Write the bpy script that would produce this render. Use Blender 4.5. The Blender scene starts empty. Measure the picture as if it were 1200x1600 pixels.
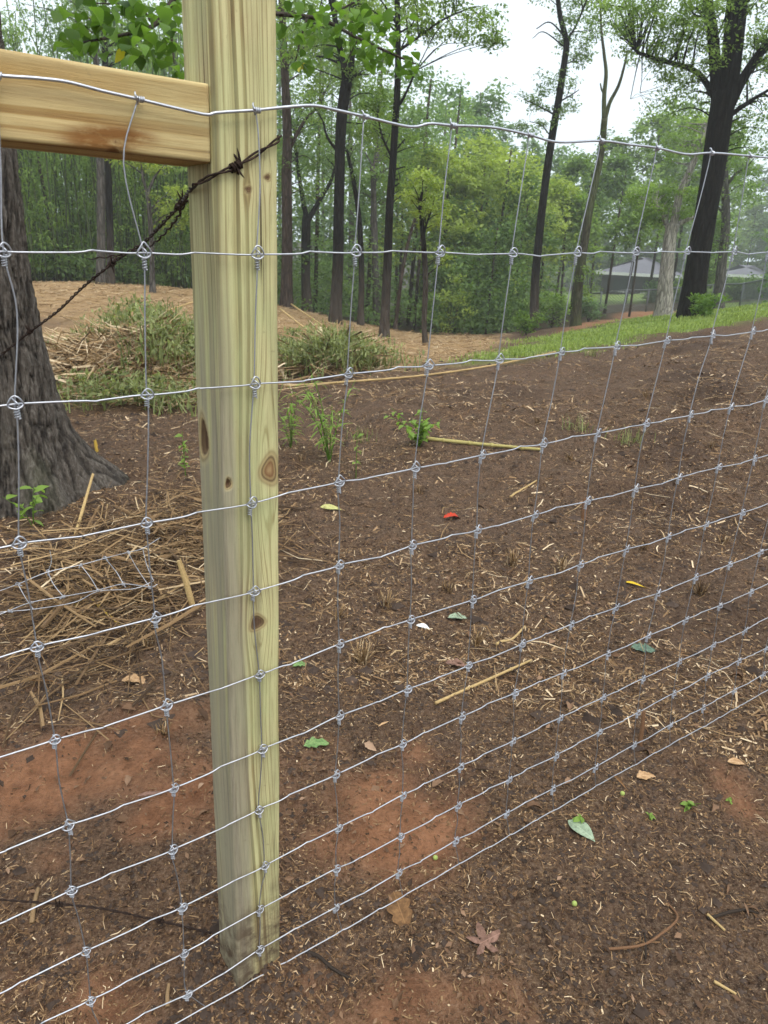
import bpy, math, random
import numpy as np
from mathutils import Matrix, Vector

# ------------------------------------------------------------------ camera, sky, sun, exposure
scn = bpy.context.scene
FPX = 1151.78                                   # focal length in pixels of the 1200 x 1600 photograph
PITCH, ROLL = math.radians(20.05), math.radians(2.80)
CAMZ = 1.32
F = np.array([0, math.cos(PITCH), -math.sin(PITCH)])
U0 = np.array([0, math.sin(PITCH), math.cos(PITCH)])
X0 = np.array([1.0, 0, 0])
XR = math.cos(ROLL) * X0 + math.sin(ROLL) * U0
UR = -math.sin(ROLL) * X0 + math.cos(ROLL) * U0
CAM = np.array([0, 0, CAMZ])
cam_data = bpy.data.cameras.new('camera')
cam = bpy.data.objects.new('camera', cam_data)
scn.collection.objects.link(cam)
cam.matrix_world = Matrix(((XR[0], UR[0], -F[0], 0), (XR[1], UR[1], -F[1], 0), (XR[2], UR[2], -F[2], CAMZ), (0, 0, 0, 1)))
cam_data.sensor_fit = 'VERTICAL'; cam_data.sensor_height = 24.0
cam_data.lens = FPX / 1600 * 24.0
cam_data.clip_start = 0.02; cam_data.clip_end = 3000
cam_data.dof.use_dof = True; cam_data.dof.focus_distance = 1.45; cam_data.dof.aperture_fstop = 9.5
scn.camera = cam

world = bpy.data.worlds.new('World'); scn.world = world; world.use_nodes = True
wn = world.node_tree; wn.nodes.clear()
SUN_EL, SUN_AZ = math.radians(62), math.radians(150)
sky = wn.nodes.new('ShaderNodeTexSky'); sky.sky_type = 'NISHITA'; sky.sun_disc = False
sky.sun_elevation = SUN_EL; sky.sun_rotation = SUN_AZ; sky.dust_density = 4.0; sky.air_density = 1.0
hs = wn.nodes.new('ShaderNodeHueSaturation'); hs.inputs['Saturation'].default_value = 0.25
wmix = wn.nodes.new('ShaderNodeMix'); wmix.data_type = 'RGBA'; wmix.inputs[0].default_value = 0.80
wmix.inputs[7].default_value = (5.3, 6.05, 6.6, 1)          # the even white of an overcast sky
bg = wn.nodes.new('ShaderNodeBackground'); bg.inputs['Strength'].default_value = 0.12
wo = wn.nodes.new('ShaderNodeOutputWorld')
wn.links.new(sky.outputs[0], hs.inputs['Color']); wn.links.new(hs.outputs[0], wmix.inputs[6])
wn.links.new(wmix.outputs[2], bg.inputs['Color']); wn.links.new(bg.outputs[0], wo.inputs[0])
sun_data = bpy.data.lights.new('sun', 'SUN'); sun_data.energy = 1.4; sun_data.angle = math.radians(40)
sun_data.color = (1.0, 0.96, 0.9)
sun = bpy.data.objects.new('sun', sun_data); scn.collection.objects.link(sun)
sdir = Vector((math.sin(SUN_AZ) * math.cos(SUN_EL), math.cos(SUN_AZ) * math.cos(SUN_EL), math.sin(SUN_EL)))
sun.rotation_euler = sdir.to_track_quat('Z', 'Y').to_euler()
vs = scn.view_settings; vs.view_transform = 'Standard'; vs.look = 'None'; vs.gamma = 1.0
vs.use_curve_mapping = False; vs.exposure = 0.97
scn.cycles.use_denoising = True
scn.cycles.max_bounces = 6; scn.cycles.diffuse_bounces = 3; scn.cycles.volume_bounces = 1
scn.cycles.use_adaptive_sampling = True; scn.cycles.adaptive_threshold = 0.03; scn.cycles.adaptive_min_samples = 16

# ------------------------------------------------------------------ helpers
rng = np.random.default_rng(7)
COL = scn.collection

def ray(px, py):
    d = F + XR * ((px - 600) / FPX) + UR * ((800 - py) / FPX)
    return d / math.hypot(d[0], d[1])           # unit horizontal length

def at(px, py, dist):
    """the place seen at a pixel of the photograph, at a real horizontal distance in metres"""
    return CAM + ray(px, py) * dist

def project(p):
    d = np.asarray(p, float) - CAM
    z = d @ F
    return np.stack([600 + FPX * (d @ XR) / z, 800 - FPX * (d @ UR) / z], -1)

def vnoise(p, seed=0):
    p = np.asarray(p, float)
    i = np.floor(p).astype(np.int64); f = p - i; f = f * f * (3 - 2 * f)
    def h(ix, iy, iz):
        n = (ix * 374761393 + iy * 668265263 + iz * 2147483647 + seed * 974634) & 0xFFFFFFFF
        n = ((n ^ (n >> 13)) * 1274126177) & 0xFFFFFFFF
        n = ((n ^ (n >> 16)) * 2246822519) & 0xFFFFFFFF
        return ((n ^ (n >> 15)) & 0xFFFFFF) / 0xFFFFFF
    x, y, z = i[..., 0], i[..., 1], i[..., 2]; fx, fy, fz = f[..., 0], f[..., 1], f[..., 2]
    def l(a, b, t): return a + (b - a) * t
    return l(l(l(h(x, y, z), h(x + 1, y, z), fx), l(h(x, y + 1, z), h(x + 1, y + 1, z), fx), fy),
             l(l(h(x, y, z + 1), h(x + 1, y, z + 1), fx), l(h(x, y + 1, z + 1), h(x + 1, y + 1, z + 1), fx), fy), fz) * 2 - 1

def fbm(p, octaves=4, seed=0, gain=0.5):
    p = np.asarray(p, float); s = np.zeros(p.shape[:-1]); a = 1.0
    for o in range(octaves):
        s += a * vnoise(p * (2.03 ** o) + 17.3 * o, seed + o); a *= gain
    return s

def xy3(x, y, z=0.0):
    x, y = np.broadcast_arrays(x, y)
    return np.stack([x, y, np.full(x.shape, z)], -1)

def smooth(a, b, x):
    t = np.clip((x - a) / (b - a), 0, 1); return t * t * (3 - 2 * t)

def make_mesh(name, v, quads=None, tris=None, smooth_shade=True, attrs=None):
    v = np.asarray(v, np.float32).reshape(-1, 3)
    q = np.zeros((0, 4), np.int32) if quads is None else np.asarray(quads, np.int32).reshape(-1, 4)
    t = np.zeros((0, 3), np.int32) if tris is None else np.asarray(tris, np.int32).reshape(-1, 3)
    me = bpy.data.meshes.new(name)
    me.vertices.add(len(v)); me.vertices.foreach_set('co', v.ravel())
    nl = q.size + t.size; nf = len(q) + len(t)
    me.loops.add(nl); me.loops.foreach_set('vertex_index', np.concatenate([q.ravel(), t.ravel()]).astype(np.int32))
    me.polygons.add(nf)
    st = np.concatenate([np.arange(len(q)) * 4, q.size + np.arange(len(t)) * 3]).astype(np.int32)
    me.polygons.foreach_set('loop_start', st)
    me.polygons.foreach_set('use_smooth', np.full(nf, smooth_shade))
    for k, a in (attrs or {}).items():
        at_ = me.attributes.new(k, 'FLOAT', 'POINT'); at_.data.foreach_set('value', np.asarray(a, np.float32))
    me.update(calc_edges=True); me.validate()
    return me

def obj(name, me, mat=None, parent=None):
    o = bpy.data.objects.new(name, me); COL.objects.link(o)
    if mat is not None and me is not None and not me.materials: me.materials.append(mat)
    if parent is not None: o.parent = parent
    return o

def tag(o, label=None, cat=None, group=None, kind=None):
    if label: o['label'] = label
    if cat: o['category'] = cat
    if group: o['group'] = group
    if kind: o['kind'] = kind
    return o

def thing(name, loc, label, cat, group=None):
    o = bpy.data.objects.new(name, None); COL.objects.link(o); o.location = [float(c) for c in loc]
    o.empty_display_size = 0.1
    return tag(o, label, cat, group)

class MB:
    """collects pieces of one mesh"""
    def __init__(s): s.v = []; s.q = []; s.t = []; s.n = 0; s.a = {}
    def add(s, v, q=None, t=None, **attrs):
        v = np.asarray(v, float).reshape(-1, 3)
        if q is not None and len(q): s.q.append(np.asarray(q) + s.n)
        if t is not None and len(t): s.t.append(np.asarray(t) + s.n)
        for k, a in attrs.items(): s.a.setdefault(k, []).append(np.broadcast_to(np.asarray(a, float), (len(v),)))
        s.v.append(v); s.n += len(v)
    def tube(s, pts, rad, sides=8, cap=True, **attrs):
        pts = np.asarray(pts, float); n = len(pts); rad = np.broadcast_to(np.asarray(rad, float), (n,))
        tan = np.gradient(pts, axis=0); tan /= np.linalg.norm(tan, axis=1)[:, None] + 1e-12
        ref = np.array([0, 0, 1.0]) if abs(tan[0][2]) < 0.8 else np.array([1.0, 0, 0])
        a = np.cross(tan[0], ref); a /= np.linalg.norm(a); A = [a]
        for i in range(1, n):
            a = A[-1] - tan[i] * (A[-1] @ tan[i]); a /= np.linalg.norm(a) + 1e-12; A.append(a)
        A = np.array(A); B = np.cross(tan, A)
        th = np.arange(sides) / sides * 2 * np.pi
        ring = A[:, None] * np.cos(th)[None, :, None] + B[:, None] * np.sin(th)[None, :, None]
        v = (pts[:, None] + ring * rad[:, None, None]).reshape(-1, 3)
        i = np.arange(n - 1)[:, None] * sides; j = np.arange(sides)[None]; k = (j + 1) % sides
        q = np.stack([i + j, i + k, i + sides + k, i + sides + j], -1).reshape(-1, 4)
        t = []
        if cap:
            v = np.concatenate([v, pts[:1], pts[-1:]]); c0, c1 = n * sides, n * sides + 1; e = (n - 1) * sides
            jj = np.arange(sides); kk = (jj + 1) % sides
            t = np.concatenate([np.stack([kk, jj, np.full(sides, c0)], -1), np.stack([e + jj, e + kk, np.full(sides, c1)], -1)])
        s.add(v, q, t, **attrs)
    def box(s, c, size, rot=None, **attrs):
        c = np.asarray(c, float); h = np.asarray(size, float) / 2
        v = np.array([[x, y, z] for x in (-1, 1) for y in (-1, 1) for z in (-1, 1)]) * h
        if rot is not None: v = v @ np.asarray(rot).T
        s.add(v + c, [[0, 1, 3, 2], [4, 6, 7, 5], [0, 4, 5, 1], [2, 3, 7, 6], [0, 2, 6, 4], [1, 5, 7, 3]], **attrs)
    def mesh(s, name, smooth_shade=True):
        a = {k: np.concatenate(x) for k, x in s.a.items()}
        return make_mesh(name, np.concatenate(s.v), np.concatenate(s.q) if s.q else None, np.concatenate(s.t) if s.t else None, smooth_shade, a)

def catmull(pts, sub=6):
    p = np.asarray(pts, float); n = len(p)
    if n < 3: return np.array([p[0] + (p[-1] - p[0]) * t for t in np.linspace(0, 1, sub + 1)])
    e = np.concatenate([[2 * p[0] - p[1]], p, [2 * p[-1] - p[-2]]]); out = []
    for i in range(n - 1):
        a, b, c, d = e[i:i + 4]
        for t in np.arange(sub) / sub:
            out.append(0.5 * ((2 * b) + (c - a) * t + (2 * a - 5 * b + 4 * c - d) * t * t + (3 * b - a - 3 * c + d) * t ** 3))
    out.append(p[-1]); return np.array(out)

# ---- materials
def lin(r, g, b):
    return tuple(((c / 255) / 12.92 if c / 255 <= 0.04045 else ((c / 255 + 0.055) / 1.055) ** 2.4) for c in (r, g, b)) + (1,)

class Mat:
    def __init__(s, name):
        s.m = bpy.data.materials.new(name); s.m.use_nodes = True; s.t = s.m.node_tree
        s.b = s.t.nodes['Principled BSDF']; s.out = s.t.nodes['Material Output']
        s.b.inputs['Roughness'].default_value = 0.8; s.b.inputs['Specular IOR Level'].default_value = 0.12
    def n(s, typ, **kw):
        x = s.t.nodes.new('ShaderNode' + typ)
        for k, v in kw.items():
            if k in x.inputs: x.inputs[k].default_value = v
            else: setattr(x, k, v)
        return x
    def l(s, a, b): s.t.links.new(a, b)
    def attr(s, name): return s.n('Attribute', attribute_name=name).outputs['Fac']
    def noise(s, scale, detail=4, rough=0.6, vec=None, dim='3D', **kw):
        x = s.n('TexNoise', noise_dimensions=dim, **kw); x.inputs['Scale'].default_value = scale
        x.inputs['Detail'].default_value = detail; x.inputs['Roughness'].default_value = rough
        if vec is not None: s.l(vec, x.inputs['W' if dim == '1D' else 'Vector'])
        return x.outputs[0]
    def ramp(s, fac, stops, interp='LINEAR'):
        x = s.n('ValToRGB'); cr = x.color_ramp; cr.interpolation = interp
        while len(cr.elements) < len(stops): cr.elements.new(0.5)
        for e, (p, c) in zip(cr.elements, stops): e.position = p; e.color = c if len(c) == 4 else tuple(c) + (1,)
        s.l(fac, x.inputs[0]); return x.outputs[0]
    def mix(s, fac, a, b, mode='MIX'):
        x = s.n('Mix', data_type='RGBA', blend_type=mode)
        for v, i in ((fac, 0), (a, 6), (b, 7)):
            if isinstance(v, (int, float)): x.inputs[i].default_value = v
            elif isinstance(v, tuple): x.inputs[i].default_value = v
            else: s.l(v, x.inputs[i])
        return x.outputs[2]
    def math(s, op, a, b=0.0, clamp=False):
        x = s.n('Math', operation=op, use_clamp=clamp)
        for v, i in ((a, 0), (b, 1)):
            if isinstance(v, (int, float)): x.inputs[i].default_value = v
            else: s.l(v, x.inputs[i])
        return x.outputs[0]
    def mapr(s, v, a, b, c=0.0, d=1.0):
        x = s.n('MapRange'); s.l(v, x.inputs[0])
        for i, k in zip((1, 2, 3, 4), (a, b, c, d)): x.inputs[i].default_value = k
        return x.outputs[0]
    def coord(s, which='Object', scale=None):
        c = s.n('TexCoord').outputs[which]
        if scale is None: return c
        mp = s.n('Mapping'); mp.inputs['Scale'].default_value = scale; s.l(c, mp.inputs[0]); return mp.outputs[0]
    def bump(s, h, strength=0.5, dist=0.01):
        x = s.n('Bump'); x.inputs['Strength'].default_value = strength; x.inputs['Distance'].default_value = dist
        s.l(h, x.inputs['Height']); s.l(x.outputs[0], s.b.inputs['Normal'])
    def color(s, c):
        if isinstance(c, tuple): s.b.inputs['Base Color'].default_value = c
        else: s.l(c, s.b.inputs['Base Color'])
    def rough(s, r):
        if isinstance(r, (int, float)): s.b.inputs['Roughness'].default_value = r
        else: s.l(r, s.b.inputs['Roughness'])

def simple_mat(name, c, rough=0.8, metal=0.0, var=0.25, scale=8.0, bump=0.0):
    m = Mat(name); n = m.noise(scale, 5)
    dk = tuple(x * (1 - var) for x in c[:3]) + (1,); lt = tuple(min(1, x * (1 + var)) for x in c[:3]) + (1,)
    m.color(m.ramp(n, [(0.3, dk), (0.7, lt)])); m.rough(rough); m.b.inputs['Metallic'].default_value = metal
    if bump: m.bump(n, 0.6, bump)
    return m.m

def leaf_mat(name, dark, light, trans=0.5, rough=0.5):
    """leaf: colour varies from leaf to leaf (attribute tint), with light passing through"""
    m = Mat(name)
    c = m.ramp(m.attr('tint'), [(0.0, dark), (1.0, light)])
    m.color(c); m.rough(rough); m.b.inputs['Specular IOR Level'].default_value = 0.18
    tr = m.n('BsdfTranslucent'); g = m.mix(1.0, c, (1.25, 1.3, 0.7, 1), 'MULTIPLY'); m.l(g, tr.inputs[0])
    mx = m.n('MixShader'); mx.inputs[0].default_value = trans
    m.l(m.b.outputs[0], mx.inputs[1]); m.l(tr.outputs[0], mx.inputs[2]); m.l(mx.outputs[0], m.out.inputs[0])
    return m.m

# ------------------------------------------------------------------ fence frame (its line, its plane)
FA = math.radians(35.33)
FDIR = np.array([math.cos(FA), math.sin(FA), 0.0])
FNOR = np.array([-math.sin(FA), math.cos(FA), 0.0])        # away from the camera
PST = np.array([-0.1867, 1.0185, 0.0])                     # where the fence meets the post
SLOPE = 0.0337
ZUP = np.array([0, 0, 1.0])

def on_fence(px, py, v=0.0):
    """where the sight line of a pixel meets the plane of the wire"""
    d = ray(px, py); t = ((PST - CAM) @ FNOR + v) / (d @ FNOR)
    return CAM + d * t

def fence_pt(u, z, v=0.0): return PST + FDIR * u + FNOR * v + ZUP * z

# ------------------------------------------------------------------ terrain
ctrl = []
def cp(px, py, d): ctrl.append(at(px, py, d))
for x_ in (-3.5, -1.8, -0.5, 0.8, 2.2, 4.0):
    for y_ in (-3.0, 0.1, 1.2, 2.4, 3.6):
        u_ = (x_ - PST[0]) * FDIR[0] + (y_ - PST[1]) * FDIR[1]
        ctrl.append(np.array([x_, y_, max(-0.10, SLOPE * u_) - 0.050]))
for a in [(1200, 490, 14), (1100, 510, 12), (1000, 530, 10.5), (800, 553, 9.5), (660, 565, 9), (440, 600, 7.6), (300, 615, 7.0), (90, 620, 6.8),
          (950, 620, 6), (1190, 600, 6), (650, 650, 5.4), (250, 690, 4.9),
          (1085, 497, 18), (1200, 478, 22), (1037, 494, 25), (1150, 486, 32), (937, 493, 45), (1150, 483, 45), (1060, 486, 45), (1300, 470, 30),
          (900, 511, 25), (832, 514, 24), (760, 535, 15), (860, 533, 14), (690, 541, 13), (601, 532, 17), (525, 507, 20), (563, 508, 22), (448, 477, 24),
          (170, 448, 24), (60, 450, 19), (300, 458, 22), (200, 470, 14), (420, 505, 14), (520, 530, 12.5), (740, 528, 26), (640, 521, 26), (800, 520, 30),
          (880, 466, 80), (800, 470, 80), (960, 462, 85), (980, 455, 95), (1150, 455, 90), (500, 490, 60), (200, 440, 60), (-200, 440, 25), (-200, 620, 7), (-250, 430, 60),
          (1400, 470, 14), (1450, 450, 45), (1400, 440, 90), (740, 480, 90), (500, 462, 120), (100, 420, 120), (1000, 440, 140), (1300, 430, 140)]:
    cp(*a)
ctrl = np.array(ctrl)
def warp(x, y):
    d = np.sqrt(x * x + y * y) + 1.2
    th = np.clip(np.arctan2(x, np.maximum(y, 0.02) + 0.9), -1.0, 1.0)
    return np.stack([th * 2.2, np.log(d)], -1)
_W = warp(ctrl[:, 0], ctrl[:, 1])
def _tps(r2): return np.where(r2 > 1e-12, 0.5 * r2 * np.log(r2 + 1e-12), 0)
_K = _tps(((_W[:, None] - _W[None]) ** 2).sum(-1)) + np.eye(len(_W)) * 0.02
_P = np.concatenate([np.ones((len(_W), 1)), _W], 1)
_A = np.block([[_K, _P], [_P.T, np.zeros((3, 3))]])
_sol = np.linalg.solve(_A, np.concatenate([ctrl[:, 2], np.zeros(3)]))
def gz0(x, y):
    x = np.asarray(x, float); y = np.asarray(y, float); sh = np.broadcast(x, y).shape
    w = warp(np.broadcast_to(x, sh).ravel(), np.broadcast_to(y, sh).ravel()); out = np.zeros(len(w))
    for i in range(0, len(w), 20000):
        ww = w[i:i + 20000]
        out[i:i + 20000] = _tps(((ww[:, None] - _W[None]) ** 2).sum(-1)) @ _sol[:-3] + _sol[-3] + ww @ _sol[-2:]
    return out.reshape(sh)
def gz(x, y):
    """height of the ground, with its clods and hollows"""
    x = np.asarray(x, float); y = np.asarray(y, float)
    d = np.sqrt(x * x + y * y)
    z = gz0(x, y)
    z = z + (0.022 + 0.022 * smooth(2.5, 5, d)) * fbm(xy3(x * 1.7, y * 1.7), 3, 3) * smooth(0.2, 2, d) + 0.014 * fbm(xy3(x * 9, y * 9), 3, 11) + 0.0055 * fbm(xy3(x * 34, y * 34), 2, 21) * (1 - smooth(3, 6, d))
    z = z + 0.10 * smooth(8, 25, d) * fbm(xy3(x * 0.35, y * 0.35), 3, 5)
    z = z + 0.020 * smooth(1.6, 3.2, d) * (1 - smooth(9, 14, d)) * fbm(xy3(x * 4.1, y * 4.1), 3, 8)
    dp = np.hypot(x - PST[0] + 0.02, y - PST[1] - 0.05)
    return z + 0.070 * np.exp(-(dp / 0.095) ** 2)
def gz1(x, y): return float(gz(np.array([x]), np.array([y]))[0])
def ground(px, py, far=200):
    """where the sight line of a pixel meets the ground"""
    r = ray(px, py); ts = np.geomspace(0.5, far, 900)
    p = CAM + r * ts[:, None]; dz = p[:, 2] - gz(p[:, 0], p[:, 1])
    i = int(np.argmax(dz < 0)) if (dz < 0).any() else len(ts) - 1
    if i > 0 and (dz < 0).any():
        a, b = dz[i - 1], dz[i]; t = ts[i - 1] + (ts[i] - ts[i - 1]) * a / (a - b)
    else: t = ts[i]
    p = CAM + r * t; p[2] = gz1(p[0], p[1]); return p

def in_poly(x, y, poly):
    c = np.zeros(np.shape(x), bool); n = len(poly)
    for i in range(n):
        x1, y1 = poly[i]; x2, y2 = poly[(i + 1) % n]
        c ^= ((y1 > y) != (y2 > y)) & (x < (x2 - x1) * (y - y1) / (y2 - y1 + 1e-12) + x1)
    return c
def dist_poly(x, y, poly):
    """signed distance to a polygon on the ground, positive inside"""
    d = np.full(np.shape(x), 1e9); n = len(poly)
    for i in range(n):
        a = np.array(poly[i]); b = np.array(poly[(i + 1) % n]); ab = b - a
        t = np.clip(((x - a[0]) * ab[0] + (y - a[1]) * ab[1]) / (ab @ ab + 1e-12), 0, 1)
        d = np.minimum(d, np.hypot(x - a[0] - t * ab[0], y - a[1] - t * ab[1]))
    return np.where(in_poly(x, y, poly), d, -d)
def gpoly(pp): return [tuple(ground(*p)[:2]) for p in pp]

grass_poly = gpoly([(775, 557), (880, 544), (1000, 531), (1110, 510), (1200, 492), (1330, 470)]) + [(30, 22), (40, 46), (22, 52)] + gpoly([(1000, 497), (930, 512), (860, 524), (800, 536)])
straw_poly = gpoly([(30, 500), (200, 545), (420, 560), (600, 575), (700, 562), (790, 549), (800, 532), (770, 527)]) + [(5, 40), (-40, 40), (-22, 12)]
redsoil_poly = gpoly([(800, 540), (860, 522), (930, 511), (1000, 497), (1040, 494)]) + [(22, 42), (14, 46), (7, 30)]
lawn_poly = [(10, 58), (40, 58), (55, 110), (8, 110)]
clay_polys = [gpoly([(520, 1330), (610, 1215), (690, 1220), (730, 1290), (690, 1360), (600, 1400)]),
              gpoly([(-60, 1180), (120, 1140), (250, 1165), (330, 1190), (330, 1260), (200, 1290), (60, 1290), (-60, 1330)]),
              gpoly([(560, 1560), (650, 1500), (720, 1560), (720, 1640), (560, 1640)]),
              gpoly([(110, 1500), (240, 1500), (230, 1640), (60, 1640)]),
              gpoly([(1100, 1240), (1130, 1230), (1140, 1260)])]
weak_polys = [gpoly([(-120, 1140), (335, 1130), (335, 1500), (250, 1640), (-120, 1640)]), gpoly([(440, 1240), (560, 1230), (640, 1420), (560, 1500), (450, 1490)]), gpoly([(540, 1500), (720, 1430), (760, 1640), (520, 1640)])]
def masks(x, y):
    n = fbm(xy3(x * 0.9, y * 0.9), 4, 31); n2 = fbm(xy3(x * 7, y * 7), 4, 41); n3 = fbm(xy3(x * 4.3, y * 4.3), 4, 47); d = np.hypot(x, y)
    g = smooth(-0.5, 0.6, dist_poly(x, y, grass_poly) + 0.5 * n)
    g = np.maximum(g, smooth(-2, 2, dist_poly(x, y, lawn_poly)))
    s = smooth(-0.7, 0.9, dist_poly(x, y, straw_poly) + 0.8 * n)
    r = smooth(-0.5, 0.5, dist_poly(x, y, redsoil_poly) + 0.5 * n)
    c = np.zeros(np.shape(x))
    for p in clay_polys: c = np.maximum(c, smooth(-0.12, 0.10, dist_poly(x, y, p) + 0.10 * n2) * np.clip(0.95 + 0.9 * n3, 0.15, 1))
    for p in weak_polys: c = np.maximum(c, 0.38 * smooth(-0.2, 0.15, dist_poly(x, y, p) + 0.16 * n2) * np.clip(0.75 + 0.9 * n, 0.1, 1.3))
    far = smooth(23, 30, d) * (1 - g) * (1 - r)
    return g, s * (1 - g), r * (1 - g) * (1 - s), c, far

def graded(lo, hi, core, step, grow):
    c = list(np.arange(core[0], core[1] + 1e-6, step)); s = step; a = c[-1]
    while a < hi: s *= grow; a += s; c.append(a)
    s = step; a = c[0]
    while a > lo: s *= grow; a -= s; c.insert(0, a)
    return np.array(c)
gx = graded(-900, 900, (-1.7, 2.6), 0.019, 1.058); gy = graded(-60, 1500, (0.4, 3.9), 0.019, 1.058)
GX, GY = np.meshgrid(gx, gy); GZ = gz(GX, GY)
gm = masks(GX, GY)
ni, nj = GX.shape
ii = np.arange(ni - 1)[:, None] * nj; jj = np.arange(nj - 1)[None]
gq = np.stack([ii + jj, ii + jj + 1, ii + nj + jj + 1, ii + nj + jj], -1).reshape(-1, 4)
gme = make_mesh('ground', np.stack([GX, GY, GZ], -1).reshape(-1, 3), gq,
                attrs=dict(grass=gm[0].ravel(), straw=gm[1].ravel(), redsoil=gm[2].ravel(), clay=gm[3].ravel(), leaf=gm[4].ravel()))
m = Mat('soil')
co = m.coord('Object')
n1 = m.noise(1.6, 6, 0.65, co); n2 = m.noise(14, 6, 0.7, co); n3 = m.noise(90, 4, 0.7, co); n4 = m.noise(330, 3, 0.6, co)
n5 = m.noise(38, 5, 0.75, co); fib = m.noise(1.0, 3, 0.7, m.coord('Object', (160, 46, 60))); fib2 = m.noise(1.0, 3, 0.7, m.coord('Object', (46, 170, 60)))
soil = m.ramp(n2, [(0.30, (0.027, 0.016, 0.010)), (0.52, (0.076, 0.044, 0.028)), (0.75, (0.145, 0.086, 0.053))])
soil = m.mix(m.mapr(n5, 0.42, 0.68, 0, 0.75), soil, (0.175, 0.106, 0.062, 1))
soil = m.mix(m.mapr(n3, 0.52, 0.72, 0, 0.8), soil, (0.21, 0.145, 0.098, 1))
soil = m.mix(m.mapr(n1, 0.48, 0.70, 0, 0.5), soil, (0.115, 0.074, 0.053, 1))
soil = m.mix(m.mapr(m.math('MAXIMUM', fib, fib2), 0.60, 0.72, 0, 0.75), soil, (0.30, 0.205, 0.125, 1))
soil = m.mix(m.mapr(n4, 0.58, 0.70, 0, 0.8), soil, (0.30, 0.22, 0.15, 1))
soil = m.mix(m.mapr(n3, 0.47, 0.32, 0, 0.85), soil, (0.016, 0.010, 0.007, 1))
damp = m.noise(0.9, 4, 0.6, co); soil = m.mix(m.mapr(damp, 0.52, 0.66, 0, 0.55), soil, (0.040, 0.025, 0.019, 1))
clay = m.ramp(n2, [(0.30, (0.15, 0.064, 0.031)), (0.6, (0.30, 0.142, 0.074)), (0.8, (0.39, 0.21, 0.118))])
soil = m.mix(m.math('MULTIPLY', m.attr('clay'), m.mapr(n3, 0.30, 0.52, 0.6, 1.0)), soil, clay)
straw_c = m.ramp(n3, [(0.3, (0.16, 0.095, 0.045)), (0.5, (0.34, 0.22, 0.11)), (0.72, (0.50, 0.35, 0.19))])
soil = m.mix(m.math('MULTIPLY', m.attr('straw'), m.mapr(n1, 0.25, 0.55, 0.6, 1.0)), soil, straw_c)
red_c = m.ramp(n2, [(0.3, (0.19, 0.085, 0.042)), (0.7, (0.36, 0.19, 0.105))])
soil = m.mix(m.attr('redsoil'), soil, red_c)
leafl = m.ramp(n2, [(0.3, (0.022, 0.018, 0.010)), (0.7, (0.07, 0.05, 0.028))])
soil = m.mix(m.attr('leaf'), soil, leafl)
grass_c = m.ramp(n2, [(0.3, (0.09, 0.135, 0.03)), (0.55, (0.17, 0.24, 0.055)), (0.8, (0.26, 0.30, 0.09))])
soil = m.mix(m.math('MULTIPLY', m.attr('grass'), m.mapr(n1, 0.3, 0.5, 0.75, 1.0)), soil, grass_c)
m.color(soil); m.rough(m.mapr(n2, 0.3, 0.7, 0.7, 0.98)); m.b.inputs['Specular IOR Level'].default_value = 0.10
hh = m.math('ADD', m.math('MULTIPLY', n3, 0.7), m.math('MULTIPLY', n4, 0.35)); m.bump(hh, 1.0, 0.016)
g = obj('ground', gme, m.m); tag(g, kind='structure')

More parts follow.
